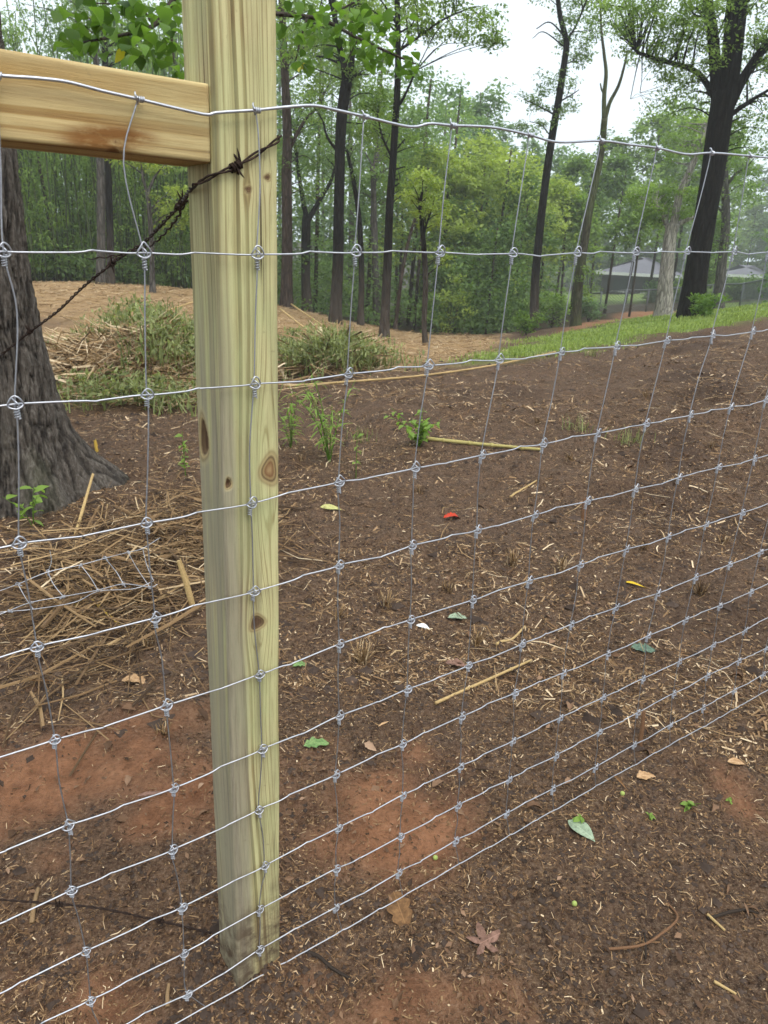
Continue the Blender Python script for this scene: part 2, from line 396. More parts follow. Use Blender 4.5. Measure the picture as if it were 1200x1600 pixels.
# ------------------------------------------------------------------ timber: post and rail
def wood_mat(name, pale, tan, dark, tint, tint_amt, seed):
    m = Mat(name); co = m.coord('Object')
    ring = m.attr('ring'); kn = m.attr('knot')
    w1 = m.n('TexNoise', noise_dimensions='1D'); w1.inputs['Scale'].default_value = 120; w1.inputs['Detail'].default_value = 3.5
    w1.inputs['Roughness'].default_value = 0.62; m.l(m.math('ADD', ring, seed), w1.inputs['W'])
    w2 = m.n('TexNoise', noise_dimensions='1D'); w2.inputs['Scale'].default_value = 430; w2.inputs['Detail'].default_value = 1
    m.l(m.math('ADD', ring, seed + 3.1), w2.inputs['W'])
    st = m.noise(1.0, 4, 0.6, m.coord('Object', (34, 34, 1.6)))           # long streaks
    fine = m.noise(1.0, 4, 0.7, m.coord('Object', (420, 420, 14)))       # pores
    blot = m.noise(9, 4, 0.6, m.coord('Object', (1, 1, 0.45)))
    c = m.ramp(w1.outputs[0], [(0.30, dark), (0.42, tan), (0.51, pale), (0.64, pale), (0.75, tan)])
    c = m.mix(m.mapr(w2.outputs[0], 0.50, 0.75, 0, 0.22), c, tan)
    c = m.mix(m.mapr(blot, 0.38, 0.68, 0, tint_amt), c, tint)
    c = m.mix(m.mapr(st, 0.48, 0.70, 0, 0.55), c, tuple(x * k for x, k in zip(dark[:3], (0.95, 1.02, 1.25))) + (1,))
    c = m.mix(m.mapr(fine, 0.50, 0.68, 0, 0.45), c, tuple(x * 0.75 for x in tan[:3]) + (1,))
    c = m.mix(m.mapr(m.attr('grey'), 0, 1, 0, 0.75), c, m.ramp(fine, [(0.3, (0.17, 0.145, 0.108)), (0.7, (0.34, 0.30, 0.225))]))
    # knots: dark rim, reddish heart
    kc = m.ramp(kn, [(0.0, (0.38, 0.27, 0.13)), (0.16, (0.27, 0.15, 0.07)), (0.30, (0.17, 0.075, 0.035)), (0.40, (0.30, 0.20, 0.09)), (0.50, (0.10, 0.055, 0.03)), (0.60, (0.40, 0.31, 0.15)), (0.72, (0.24, 0.17, 0.08)), (0.84, (0.46, 0.38, 0.19)), (1.0, (0.5, 0.42, 0.22))])
    c = m.mix(m.mapr(kn, 0.60, 1.0, 0.92, 0.0), c, kc)
    c = m.mix(m.mapr(m.attr('hole'), 0, 1, 0, 0.9), c, m.ramp(fine, [(0.35, (0.035, 0.022, 0.015)), (0.65, (0.13, 0.075, 0.045))]))
    crack = m.noise(1.0, 2, 0.5, m.coord('Object', (150, 150, 2.2))); c = m.mix(m.mapr(crack, 0.70, 0.76, 0, 0.85), c, (0.07, 0.05, 0.03, 1))
    spot = m.noise(70, 3, 0.6, co); c = m.mix(m.mapr(spot, 0.68, 0.78, 0, 0.5), c, (0.16, 0.12, 0.07, 1))
    c = m.mix(m.math('MULTIPLY', m.attr('stain'), m.mapr(m.noise(1.0, 4, 0.7, m.coord('Object', (60, 60, 22))), 0.22, 0.5)), c, (0.22, 0.10, 0.030, 1))
    mud = m.math('MULTIPLY', m.attr('mud'), m.mapr(m.noise(26, 5, 0.7, co), 0.34, 0.62))
    c = m.mix(mud, c, (0.10, 0.07, 0.045, 1))
    m.color(c); m.rough(m.mapr(fine, 0.3, 0.7, 0.6, 0.9)); m.b.inputs['Specular IOR Level'].default_value = 0.14
    m.bump(m.math('ADD', m.math('MULTIPLY', fine, 0.6), m.math('MULTIPLY', w1.outputs[0], 0.7)), 0.5, 0.0025)
    return m.m

def perimeter(au, av, r, nside=30, nc=4):
    P = []
    for cx, cy, a0 in ((au - r, -av + r, -90), (au - r, av - r, 0), (-au + r, av - r, 90), (-au + r, -av + r, 180)):
        for k in range(nc + 1):
            a = math.radians(a0 + 90 * k / nc); P.append((cx + r * math.cos(a), cy + r * math.sin(a)))
    out = []
    for i in range(len(P)):
        a = np.array(P[i]); b = np.array(P[(i + 1) % len(P)]); L = np.linalg.norm(b - a)
        k = max(1, int(round(L / (2 * au / nside))))
        for t in range(k): out.append(a + (b - a) * t / k)
    return np.array(out)

def timber(length, au, av, pith, knots, wob, seed, nl, r=0.005):
    """squared timber along local Z with grain that bends round its knots.  knots: (a, z, ra, rz, depth, face)"""
    pr = perimeter(au, av, r); n = len(pr); zs = np.linspace(0, length, nl)
    A = np.broadcast_to(pr[None], (nl, n, 2)); Z = np.broadcast_to(zs[:, None], (nl, n))
    a = A[..., 0].copy(); b = A[..., 1].copy()
    ga, gb = a.copy(), b.copy(); kn = np.full(a.shape, 1.0); hole = np.zeros(a.shape); inset = np.zeros(a.shape)
    for (ka, kz, ra, rz, depth, face) in knots:
        if face == 'front': ca, on, sgn = a, b < -av + r * 1.2, 0
        else: ca, on, sgn = b, a < -au + r * 1.2, 1
        dx = ca - ka; dz = (Z - kz)
        e2 = (dx / ra) ** 2 + (dz / rz) ** 2; wide = (dx / ra) ** 2 + (dz / (rz * 2.6)) ** 2
        push = np.where(on, np.sign(dx) * ra * 1.1 * np.exp(-wide * 0.24) , 0)
        if sgn == 0: ga = ga - push * np.minimum(1, np.abs(dx) / ra * 1.5)
        else: gb = gb - push
        dd = np.sqrt(e2) * (1 + 0.12 * np.sin(3 * np.arctan2(dz / rz, dx / ra) + ka * 900))
        kn = np.where(on, np.minimum(kn, dd * 0.62), kn)
        if depth > 0:
            w = np.where(on, smooth(1.0, 0.55, dd), 0); inset += depth * w; hole = np.maximum(hole, w)
        elif depth < 0: inset += np.where(on, depth * smooth(1.3, 0.4, dd), 0)
    wz = wob * fbm(np.stack([Z * 1.1, np.zeros_like(Z), np.zeros_like(Z)], -1), 3, seed)
    ring = np.hypot(ga - pith[0] - wz, gb - pith[1]) + 0.0015 * fbm(np.stack([a * 25, b * 25, Z * 4], -1), 2, seed + 5)
    nrm = np.stack([np.where(np.abs(a) > au - r, np.sign(a), 0), np.where(np.abs(b) > av - r, np.sign(b), 0)], -1)
    uneven = 0.0007 * fbm(np.stack([a * 20, b * 20, Z * 6], -1), 3, seed + 9)
    V = np.stack([a - nrm[..., 0] * inset + nrm[..., 0] * uneven, b - nrm[..., 1] * inset + nrm[..., 1] * uneven, Z], -1)
    v = V.reshape(-1, 3); i = np.arange(nl - 1)[:, None] * n; j = np.arange(n)[None]; k = (j + 1) % n
    q = np.stack([i + j, i + k, i + n + k, i + n + j], -1).reshape(-1, 4)
    v = np.concatenate([v, [[0, 0, 0]], [[0, 0, length]]]); j = np.arange(n); k = (j + 1) % n; e = (nl - 1) * n
    t = np.concatenate([np.stack([k, j, np.full(n, nl * n)], -1), np.stack([e + j, e + k, np.full(n, nl * n + 1)], -1)])
    pad = lambda x: np.concatenate([x.ravel(), [x.mean(), x.mean()]])
    return v, q, t, dict(ring=pad(ring), knot=pad(kn), hole=pad(hole)), a, b, Z

PU, PV, PA = -0.0045, 0.009 + 0.0445, 0.0445
PBOT, PTOP = -0.25, 1.90
def front_uz(px, py, v=0.009):
    p = on_fence(px, py, v); return float((p - PST) @ FDIR), p[2]
pk = []
for (px, py, rpx, rpy, dep) in ((421, 734, 14, 22, 0.0), (357, 756, 5, 8, 0.006), (402, 973, 13, 13, 0.0015), (357, 1243, 4, 10, 0.003), (388, 296, 5, 4, 0.0006), (418, 277, 5, 4, 0.0006)):
    u_, z_ = front_uz(px, py); pk.append((u_ - PU, z_ - PBOT, rpx / 1050, rpy / 1000, dep, 'front'))
zk = on_fence(322, 690, 0.06)[2]; pk.append((0.022, zk - PBOT, 0.016, 0.030, 0.007, 'side'))
v, q, t, at_, a_, b_, Z_ = timber(PTOP - PBOT, PA, PA, (-0.105, 0.055), pk, 0.016, 5, 560)
grey = smooth(0.0, 1.0, 1.5 * np.clip((-a_ - 0.004) / 0.034, 0, 1) * smooth(1.75, 1.0, Z_ + 0) * (0.75 + 0.6 * fbm(np.stack([a_ * 60, b_ * 60, Z_ * 2.0], -1), 3, 77)))
grey = np.maximum(grey, 0.0)
mud = np.clip(1.3 * smooth(0.52, 0.25, Z_ + 0.05 * fbm(np.stack([a_ * 30, b_ * 30, Z_ * 9], -1), 3, 51)), 0, 1)
at_['stain'] = np.zeros(len(v)); at_['grey'] = np.concatenate([grey.ravel(), [0, 0]]); at_['mud'] = np.concatenate([mud.ravel(), [0, 0]])
post_mat = wood_mat('treated_pine_post', (0.57, 0.51, 0.27, 1), (0.32, 0.245, 0.11, 1), (0.13, 0.092, 0.046, 1), (0.41, 0.45, 0.215, 1), 0.65, 0.0)
post = thing('fence_post', fence_pt(PU, PBOT, PV), 'squared pale timber post with knots, standing upright between the wire spans', 'fence post')
post.rotation_euler = (0, 0, FA)
obj('shaft', make_mesh('post_shaft', v, q, t, True, at_), post_mat, post)

# rail: butts against the left side of the post, flush with its front
rt = on_fence(326, 131, 0.009); rb = on_fence(328, 255, 0.009)
RH = (rt[2] - rb[2]) / 2; RZC = (rt[2] + rb[2]) / 2
RL = 1.7
rk = []
for (px, py, rpx, rpy, dep) in ((178, 239, 9, 5, 0.0008), (183, 222, 3, 3, 0.0),):
    u_, z_ = front_uz(px, py); rk.append((z_ - RZC, (PU - PA - 0.003) - u_, rpy / 1000, rpx / 1000, dep, 'front'))
v, q, t, at_, a_, b_, Z_ = timber(RL, RH, PA, (0.02, -0.14), rk, 0.03, 15, 330)
su, sz_ = front_uz(170, 217); sa = np.stack([(Z_ - ((PU - PA - 0.003) - su)) / 0.060, (a_ - (sz_ - RZC)) / 0.016], -1); sa[..., 1] += 0.35 * sa[..., 0]
at_['stain'] = np.concatenate([(1.0 * smooth(1.2, 0.5, np.hypot(sa[..., 0], sa[..., 1])) * (b_ < -PA + 0.006)).ravel(), [0, 0]])
at_['grey'] = np.zeros(len(v)); at_['mud'] = np.zeros(len(v))
rail_mat = wood_mat('pine_rail', (0.56, 0.42, 0.20, 1), (0.40, 0.255, 0.095, 1), (0.22, 0.115, 0.04, 1), (0.50, 0.42, 0.21, 1), 0.6, 7.7)
rail = thing('timber_rail', fence_pt(PU - PA - 0.003, RZC, PV), 'pale yellow timber brace rail butting against the post near its top', 'rail')
me = make_mesh('rail_beam', v, q, t, True, at_)
# local Z runs away from the post along the fence, local X is up
zd = Vector(-FDIR); zd.z = 0.005; zd.normalize(); yd = Vector(FNOR); xd = yd.cross(zd).normalized()
rm = obj('beam', me, rail_mat, rail)
rm.rotation_euler = Matrix(((xd.x, yd.x, zd.x), (xd.y, yd.y, zd.y), (xd.z, yd.z, zd.z))).to_euler()

# ------------------------------------------------------------------ woven wire fence
galv = Mat('galvanised_wire'); gn = galv.noise(300, 3)
galv.color(galv.ramp(gn, [(0.3, (0.36, 0.37, 0.40)), (0.7, (0.64, 0.65, 0.70))])); galv.rough(galv.mapr(gn, 0.3, 0.7, 0.32, 0.55)); galv.b.inputs['Metallic'].default_value = 0.9
galv = galv.m
dz_ = Mat('shaded_zinc'); dn_ = dz_.noise(200, 3); dz_.color(dz_.ramp(dn_, [(0.3, (0.24, 0.245, 0.265)), (0.7, (0.48, 0.485, 0.52))])); dz_.rough(0.5); dz_.b.inputs['Metallic'].default_value = 0.85; galv_shaded = dz_.m  # same zinc, darkened: upright stays' reflection of the woods put into the colour
KN = {
1: {-1: (217, 155), 0: (400, 172), 1: (570, 182), 2: (707, 196), 3: (828, 211), 4: (939, 220), 5: (1027, 231), 6: (1112, 239)},
2: {-2: (6, 393), -1: (225, 395), 0: (402, 397), 1: (555.7, 394), 2: (687, 394), 3: (801, 396), 4: (901.7, 395), 5: (992.7, 394), 6: (1073, 393), 7: (1146.7, 393)},
3: {-2: (24, 631), -1: (230, 617), 0: (398, 600), 1: (544, 584), 2: (669, 571), 3: (780, 562), 4: (877, 550), 5: (963, 541), 6: (1042, 532), 7: (1113, 524), 8: (1176, 518)},
4: {-2: (30, 849), -1: (229, 817), 0: (393, 786), 1: (530, 753), 2: (649, 731), 3: (753, 711), 4: (849, 693), 5: (934, 677), 6: (1010, 662), 7: (1079, 648), 8: (1142, 636), 9: (1197, 625)},
5: {-2: (58, 1010), -1: (243, 965), 0: (397, 924), 1: (530, 883), 2: (644, 852), 3: (746, 828), 4: (836, 804), 5: (918, 783), 6: (993, 764), 7: (1061, 746), 8: (1123, 730), 9: (1179, 717)},
6: {-2: (86, 1155), -1: (260, 1102), 0: (406, 1053), 1: (531, 1006), 2: (642, 968), 3: (739, 937), 4: (827, 907), 5: (907, 882), 6: (979, 858), 7: (1045, 838), 8: (1104, 819), 9: (1160, 801)},
7: {-2: (107, 1289), -1: (272, 1231), 0: (410, 1170), 1: (531, 1118), 2: (637, 1077), 3: (732, 1039), 4: (816, 1006), 5: (893, 975), 6: (963, 949), 7: (1028, 927), 8: (1087, 902), 9: (1140, 882), 10: (1189, 862)},
8: {-2: (112, 1390), -1: (270, 1327), 0: (405, 1265), 1: (525, 1210), 2: (629, 1162), 3: (722, 1119), 4: (805, 1082), 5: (881, 1051), 6: (950, 1021), 7: (1013, 993), 8: (1072, 968), 9: (1125, 946), 10: (1174, 924)},
9: {-2: (134, 1485), -1: (285, 1417), 0: (414, 1352), 1: (529, 1293), 2: (630, 1242), 3: (720, 1197), 4: (802, 1157), 5: (876, 1121), 6: (943, 1089), 7: (1005, 1060), 8: (1062, 1033), 9: (1115, 1007), 10: (1165, 984)},
10: {-2: (142, 1562), -1: (288, 1489), 0: (406, 1420), 1: (526, 1357), 2: (626, 1306), 3: (716, 1258), 4: (796, 1217), 5: (869, 1180), 6: (937, 1143), 7: (997, 1113), 8: (1053, 1083), 9: (1106, 1055), 10: (1155, 1032), 11: (1198, 1012)},
11: {-1: (293, 1553), 0: (406, 1483), 1: (525, 1417), 2: (623, 1363), 3: (712, 1313), 4: (792, 1270), 5: (864, 1232), 6: (931, 1198), 7: (991, 1163), 8: (1048, 1132), 9: (1099, 1105), 10: (1148, 1078), 11: (1193, 1053)},
12: {1: (535, 1454), 2: (630, 1400), 3: (718, 1350), 4: (797, 1305), 5: (866, 1266), 6: (932, 1228), 7: (994, 1194), 8: (1048, 1163), 9: (1103, 1134)},
}
C0, C1 = -10, 15
knots = {}
for r, row in KN.items():
    uz = {c: on_fence(*p) for c, p in row.items()}
    us = {c: float((p - PST) @ FDIR) for c, p in uz.items()}
    cs = np.array(sorted(us)); off = np.mean([us[c] - c * 0.1524 for c in cs])
    zfit = np.polyfit([us[c] for c in cs], [uz[c][2] for c in cs], 1)
    for c in range(C0, C1 + 1):
        if c in us: u_, z_ = us[c], uz[c][2]
        else: u_ = c * 0.1524 + off; z_ = np.polyval(zfit, u_)
        knots[r, c] = (u_, z_)
wr = random.Random(3)
fence = thing('woven_wire_fence', fence_pt(0, 0), 'galvanised woven wire mesh fence strung across the front of the post', 'wire fence')
FMI = Matrix.Translation(-fence.location)
def fobj(name, mb, mat=None, sm=True):
    me = mb.mesh(name, sm); me.transform(FMI); return obj(name, me, mat or galv, fence)
def fp3(u, z, v=0.0): return fence_pt(u, z, v)
ROW1 = [(-230, 92), (-120, 104), (0, 118), (55, 122), (105, 128), (160, 142), (217, 155), (275, 169), (322, 179), (340, 176), (400, 172), (440, 168), (490, 165), (530, 173), (570, 182), (640, 198), (672, 193), (707, 196), (770, 199), (828, 211), (872, 222), (939, 220), (985, 226), (1027, 231), (1072, 241), (1112, 239)]
_r1 = [on_fence(*p) for p in ROW1]; _ru = [float((p - PST) @ FDIR) for p in _r1]; _rz = [p[2] for p in _r1]
for c in range(C0, -1): knots[1, c] = (knots[1, c][0], float(np.interp(knots[1, c][0], _ru, _rz)))
for r in range(1, 13):
    rad = 0.0019 if r == 1 else 0.00118
    pts = []
    if r == 1:
        pts = [fp3(*knots[1, c]) for c in range(C0, -1) if knots[1, c][0] < _ru[0] - 0.04] + [on_fence(*p) for p in ROW1] + [fp3(*knots[1, c]) for c in range(7, C1 + 1)]
        pts = catmull(np.array(pts), 6)
    else:
        for c in range(C0, C1):
            (u0, z0), (u1, z1) = knots[r, c], knots[r, c + 1]
            k = wr.choice((-1, 1)) * wr.uniform(0.0015, 0.0042); tk = wr.uniform(0.35, 0.62)
            if r == 12: k *= 0.25
            sag = wr.uniform(0.0005, 0.003) if r < 12 else 0
            for t_, dz_ in ((0, 0), (0.10, -0.0006), (tk - 0.12, k * 0.35 - sag), (tk, k - sag * .6), (tk + 0.05, k * 0.75 - sag * .5), (0.88, -sag * .5)):
                pts.append(fp3(u0 + (u1 - u0) * t_, z0 + (z1 - z0) * t_ + dz_, wr.uniform(-0.0012, 0.0012)))
        pts.append(fp3(*knots[r, C1])); pts = catmull(np.array(pts), 4)
    mb = MB(); mb.tube(pts, rad, 8); fobj('line_wire', mb)
STAYX = {(-1, 1): [(193, 255)], (-2, 2): [(27, 490)], (0, 1): [(404, 215), (406, 300)], (0, 3): [(390, 700)], (0, 8): [(411, 1310)], (1, 1): [(561, 300)]}
for c in range(C0, C1 + 1):
    pts = []; 
    for r in range(1, 12):
        u_, z_ = knots[r, c]; pts.append(fp3(u_, z_ + 0.002, 0.0025)); 
        u2, z2 = knots[r + 1, c]
        if (c, r) in STAYX: pts += [on_fence(*p, 0.0025) for p in STAYX[c, r]]
        elif r < 11:
            pts.append(fp3(u_ + wr.uniform(-.001, .001), z_ - 0.022, 0.0025))
            k = wr.uniform(-0.003, 0.003); pts.append(fp3((u_ + u2) / 2 + k, (z_ + z2) / 2, 0.0025 + wr.uniform(-.001, .001)))
    pts.append(fp3(*knots[12, c], 0.0025) if c != 0 else fp3(knots[11, c][0], knots[11, c][1] - 0.03, 0.0025))
    mb = MB(); mb.tube(catmull(np.array(pts), 5), 0.00095, 7); fobj('stay_wire', mb, galv_shaded)
# the knot: a bent loop over the line wire and a tight coil round the stay below it
def knot_mesh(kind, seed):
    rr = random.Random(seed); mb = MB(); w = 0.00115
    def P(x, y, z): return FDIR * x + FNOR * y + ZUP * z
    if kind == 'top':
        th = np.linspace(0, 2 * np.pi * 3.2, 40); mb.tube([P(-0.003 + 0.0016 * a / np.pi * 0.9, -0.0034 * math.cos(a), 0.0034 * math.sin(a)) for a in th], 0.0013, 6)
        mb.tube(catmull([P(-0.001, 0.003, -0.006), P(-0.004, -0.002, 0.001), P(-0.005, -0.001, 0.007), P(-0.003, 0.003, 0.009)], 5), 0.0013, 6)
    else:
        k = rr.uniform(0.9, 1.1)
        mb.tube(catmull([P(-0.0095 * k, 0.001, -0.001), P(-0.0085 * k, -0.003, 0.002), P(-0.004, -0.0042, 0.0085), P(0.0, -0.0035, 0.0118 * k), P(0.0045, -0.0042, 0.0085), P(0.0088 * k, -0.003, 0.002), P(0.0098 * k, 0.001, -0.002), P(0.006, 0.003, -0.0045), P(0.001, 0.0035, -0.0052)], 4), w, 6)
        mb.tube(catmull([P(-0.0098 * k, 0.001, -0.001), P(-0.0065, -0.0036, -0.0042), P(0.0, -0.005, -0.0062), P(0.0062, -0.0036, -0.004), P(0.0095 * k, 0.0005, -0.0005)], 4), w, 6)
        mb.tube(catmull([P(-0.003, 0.003, 0.0075), P(0.001, -0.0048, 0.003), P(0.0035, -0.0045, -0.003), P(0.0, 0.0, -0.008)], 4), w * 0.9, 6)
        n = 44; turns = 4.2; L = rr.uniform(0.0115, 0.0145)
        mb.tube([P(0.0028 * math.cos(a), 0.0025 - 0.0028 * math.sin(a), -0.0065 - L * a / (2 * np.pi * turns)) for a in np.linspace(0, 2 * np.pi * turns, n)], w * 0.92, 5)
    return mb.mesh('knot', True)
KM = [knot_mesh('mid', s) for s in range(4)]; KT = knot_mesh('top', 9)
for (r, c), (u_, z_) in sorted(knots.items()):
    if r == 12: continue
    o = obj('knot', KT if r == 1 else wr.choice(KM), galv, fence)
    p = fp3(u_, z_) - np.array(fence.location); o.location = p; o.rotation_euler = (wr.uniform(-.12, .12), wr.uniform(-.12, .12), wr.uniform(-.25, .25)); o.scale = (wr.uniform(0.82, 1.0), wr.uniform(0.85, 1.0), wr.uniform(0.78, 1.0))

# ------------------------------------------------------------------ rusty barbed wire
rust = Mat('rusty_iron'); rn = rust.noise(220, 4)
rust.color(rust.ramp(rn, [(0.3, (0.018, 0.013, 0.011)), (0.55, (0.042, 0.027, 0.021)), (0.8, (0.10, 0.052, 0.031))])); rust.rough(0.75); rust.b.inputs['Metallic'].default_value = 0.25
rust.bump(rn, 0.6, 0.001); rust = rust.m
bpath = [on_fence(437, 212, 0.018), on_fence(434, 219, 0.003), on_fence(405, 238, 0.0045), on_fence(372, 258, 0.0045), on_fence(336, 273, 0.0040), on_fence(318, 282, 0.014),
         on_fence(300, 293, 0.05), at(283, 318, 1.30), at(262, 340, 1.45), at(225, 378, 1.65), at(185, 404, 1.8), at(130, 448, 2.05), at(90, 486, 2.25), at(47, 518, 2.45), at(0, 556, 2.65), at(-80, 622, 3.0)]
bw = thing('barbed_wire', bpath[1], 'rusty twisted barbed wire wrapped round the post and running down to the tree', 'barbed wire')
bp = catmull(np.array(bpath), 22)
def helix_pair(path, r, pitch, phase):
    tan = np.gradient(path, axis=0); tan /= np.linalg.norm(tan, axis=1)[:, None]
    a = np.cross(tan, ZUP); a /= np.linalg.norm(a, axis=1)[:, None]; b = np.cross(tan, a)
    s = np.concatenate([[0], np.cumsum(np.linalg.norm(np.diff(path, axis=0), axis=1))])
    ph = s / pitch * 2 * np.pi + phase
    return path + (a * np.cos(ph)[:, None] + b * np.sin(ph)[:, None]) * r
for ph in (0, math.pi):
    mb = MB(); mb.tube(helix_pair(bp, np.interp(np.arange(len(bp)), [0, len(bp) * 0.4, len(bp)], [0.0020, 0.0020, 0.0028])[:, None], 0.075, ph) - np.array(bw.location), np.interp(np.arange(len(bp)), [0, len(bp) * 0.4, len(bp)], [0.0014, 0.0014, 0.0021]), 7); obj('strand', mb.mesh('strand'), rust, bw)
def barb(parent, p, tan, seed, s=1.0, name='barb'):
    rr = random.Random(seed); tan = np.array(tan) / np.linalg.norm(tan); a = np.cross(tan, [0, 0.2, 1.0]); a /= np.linalg.norm(a); b = np.cross(tan, a)
    mb = MB()
    for w in range(2):
        th = np.linspace(0, 2 * np.pi * 2.2, 26); o0 = (w - 0.5) * 0.008 * s
        mb.tube([p + tan * (o0 + 0.0022 * s * t_ / np.pi * 0.7) + (a * math.cos(t_) + b * math.sin(t_)) * 0.0046 * s for t_ in th], 0.0015 * s, 6)
        for e in (0, -1):
            d = a * rr.uniform(-1, 1) + b * rr.choice((-1, 1)) + tan * rr.uniform(-.4, .4); d /= np.linalg.norm(d)
            mb.tube(np.array([p + tan * o0, p + tan * o0 + d * 0.011 * s, p + tan * o0 + d * 0.019 * s]), [0.0016 * s, 0.0015 * s, 0.0003], 6)
    return obj(name, mb.mesh(name), rust, parent)
for i, (px, py) in enumerate(((372, 258), (284, 316), (278, 322), (175, 412), (46, 518))):
    k = int(np.argmin(np.hypot(*(project(bp) - np.array([px, py])).T)))
    barb(bw, bp[k] - np.array(bw.location), bp[k + 1] - bp[k - 1], i + 3, 1.0 if i < 3 else 1.2)
# loose tail of the twisted wire lying back beside the main run
tail = catmull(np.array([at(292, 312, 1.27), at(268, 352, 1.45), at(232, 385, 1.62), at(180, 399, 1.75), at(135, 405, 1.85)]), 18)
mb = MB(); mb.tube(helix_pair(tail, 0.0018, 0.05, 1.0) - np.array(bw.location), [0.0016] * (len(tail) - 6) + list(np.linspace(0.0015, 0.0007, 6)), 6); obj('loose_strand', mb.mesh('loose_strand'), rust, bw)

# ------------------------------------------------------------------ trees
def bark_mat(name, dark, mid, light, scale=1.0, moss=0.0, pale_low=None):
    m = Mat(name); vec = m.coord('Object', (9 * scale, 9 * scale, 1.6 * scale))
    n = m.noise(1.6, 6, 0.68, vec); vo = m.n('TexVoronoi', feature='DISTANCE_TO_EDGE'); vo.inputs['Scale'].default_value = 1.5
    wp = m.mix(0.35, vec, m.n('TexNoise', Scale=2.5).outputs[1], 'ADD'); m.l(wp, vo.inputs['Vector'])
    big = m.noise(1.1, 4, 0.6, m.coord('Object', (1, 1, 0.5)))
    c = m.ramp(n, [(0.30, dark), (0.52, mid), (0.74, light)])
    c = m.mix(m.mapr(vo.outputs['Distance'], 0.0, 0.16, 0.75, 0.0), c, tuple(x * 0.45 for x in dark[:3]) + (1,))
    if moss: c = m.mix(m.mapr(big, 0.42, 0.62, 0, moss), c, (0.09, 0.12, 0.04, 1))
    if pale_low:
        sz = m.n('SeparateXYZ'); m.l(m.coord('Object'), sz.inputs[0])
        c = m.mix(m.math('MULTIPLY', m.mapr(m.math('ADD', sz.outputs[2], m.math('MULTIPLY', big, 2.0)), 1.2, 3.0, 0.75, 0.0), m.mapr(n, 0.3, 0.7, 0.4, 1.0)), c, pale_low)
    m.color(c); m.rough(0.9); m.b.inputs['Specular IOR Level'].default_value = 0.08
    m.bump(m.math('ADD', m.math('MULTIPLY', m.mapr(vo.outputs['Distance'], 0, 0.25), 0.8), n), 0.9, 0.03 / scale)
    return m.m
bark_dark = bark_mat('dark_wet_bark', (0.005, 0.004, 0.004, 1), (0.012, 0.010, 0.009, 1), (0.034, 0.028, 0.024, 1), pale_low=(0.13, 0.105, 0.085, 1))
bark_black = bark_mat('black_wet_bark', (0.004, 0.0035, 0.003, 1), (0.011, 0.009, 0.008, 1), (0.032, 0.026, 0.022, 1))
bark_brown = bark_mat('brown_bark', (0.035, 0.024, 0.018, 1), (0.075, 0.053, 0.042, 1), (0.135, 0.10, 0.082, 1))
bark_moss = bark_mat('mossy_bark', (0.03, 0.027, 0.018, 1), (0.07, 0.063, 0.042, 1), (0.13, 0.12, 0.085, 1), moss=0.6)
bark_pale = bark_mat('pale_grey_bark', (0.16, 0.145, 0.125, 1), (0.34, 0.31, 0.27, 1), (0.50, 0.46, 0.41, 1))
bark_grey = bark_mat('grey_bark', (0.05, 0.045, 0.04, 1), (0.10, 0.09, 0.08, 1), (0.19, 0.17, 0.15, 1))
LF = dict(
    mid=leaf_mat('leaf_mid_green', (0.080, 0.145, 0.033, 1), (0.29, 0.41, 0.11, 1)),
    dark=leaf_mat('leaf_dark_green', (0.062, 0.117, 0.038, 1), (0.22, 0.325, 0.105, 1)),
    yellow=leaf_mat('leaf_yellow_green', (0.15, 0.21, 0.042, 1), (0.38, 0.46, 0.12, 1)),
    blue=leaf_mat('leaf_blue_green', (0.085, 0.15, 0.075, 1), (0.23, 0.34, 0.165, 1)),
    fresh=leaf_mat('leaf_fresh_green', (0.065, 0.135, 0.022, 1), (0.22, 0.34, 0.065, 1)),
)

def leaf_quads(c, size, r, pitch=-0.25, spread=0.5, aspect=0.6):
    n = len(c); yaw = r.uniform(0, 2 * np.pi, n); p = r.normal(pitch, spread, n); L = size * r.uniform(0.6, 1.25, n)
    d = np.stack([np.cos(yaw) * np.cos(p), np.sin(yaw) * np.cos(p), np.sin(p)], -1)
    s = np.stack([-np.sin(yaw), np.cos(yaw), r.normal(0, 0.45, n)], -1); s /= np.linalg.norm(s, axis=1)[:, None]
    up = np.cross(d, s); W = L * aspect / 2
    v = np.stack([c, c + d * (L * 0.42)[:, None] + s * W[:, None] + up * (W * 0.3)[:, None], c + d * L[:, None], c + d * (L * 0.42)[:, None] - s * W[:, None] + up * (W * 0.3)[:, None]], 1)
    return v.reshape(-1, 3), np.arange(n * 4).reshape(n, 4)

def clusters_to_leaves(mb, cen, rad, per, size, r, tint0=0.5, tvar=0.22, flat=0.55, **kw):
    """leaf sprays round each twig end; sprays differ in tint"""
    M = len(cen); rad = np.broadcast_to(np.asarray(rad, float), (M,)); idx = np.repeat(np.arange(M), per)
    g = r.normal(0, 1, (len(idx), 3)); g /= np.linalg.norm(g, axis=1)[:, None]; g *= (r.uniform(0, 1, len(idx)) ** 0.5)[:, None]
    g[:, 2] *= flat
    tc = np.clip(tint0 + r.normal(0, tvar, M), 0, 1)
    v, q = leaf_quads(cen[idx] + g * rad[idx][:, None], size, r, **kw)
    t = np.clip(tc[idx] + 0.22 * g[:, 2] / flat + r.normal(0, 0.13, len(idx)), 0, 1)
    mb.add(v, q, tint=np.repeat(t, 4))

def ellipsoid_pts(c, rx, ry, rz, n, r, hollow=0.45):
    g = r.normal(0, 1, (n, 3)); g /= np.linalg.norm(g, axis=1)[:, None]; g *= (hollow + (1 - hollow) * r.uniform(0, 1, n) ** 0.7)[:, None]
    return np.asarray(c) + g * np.array([rx, ry, rz])

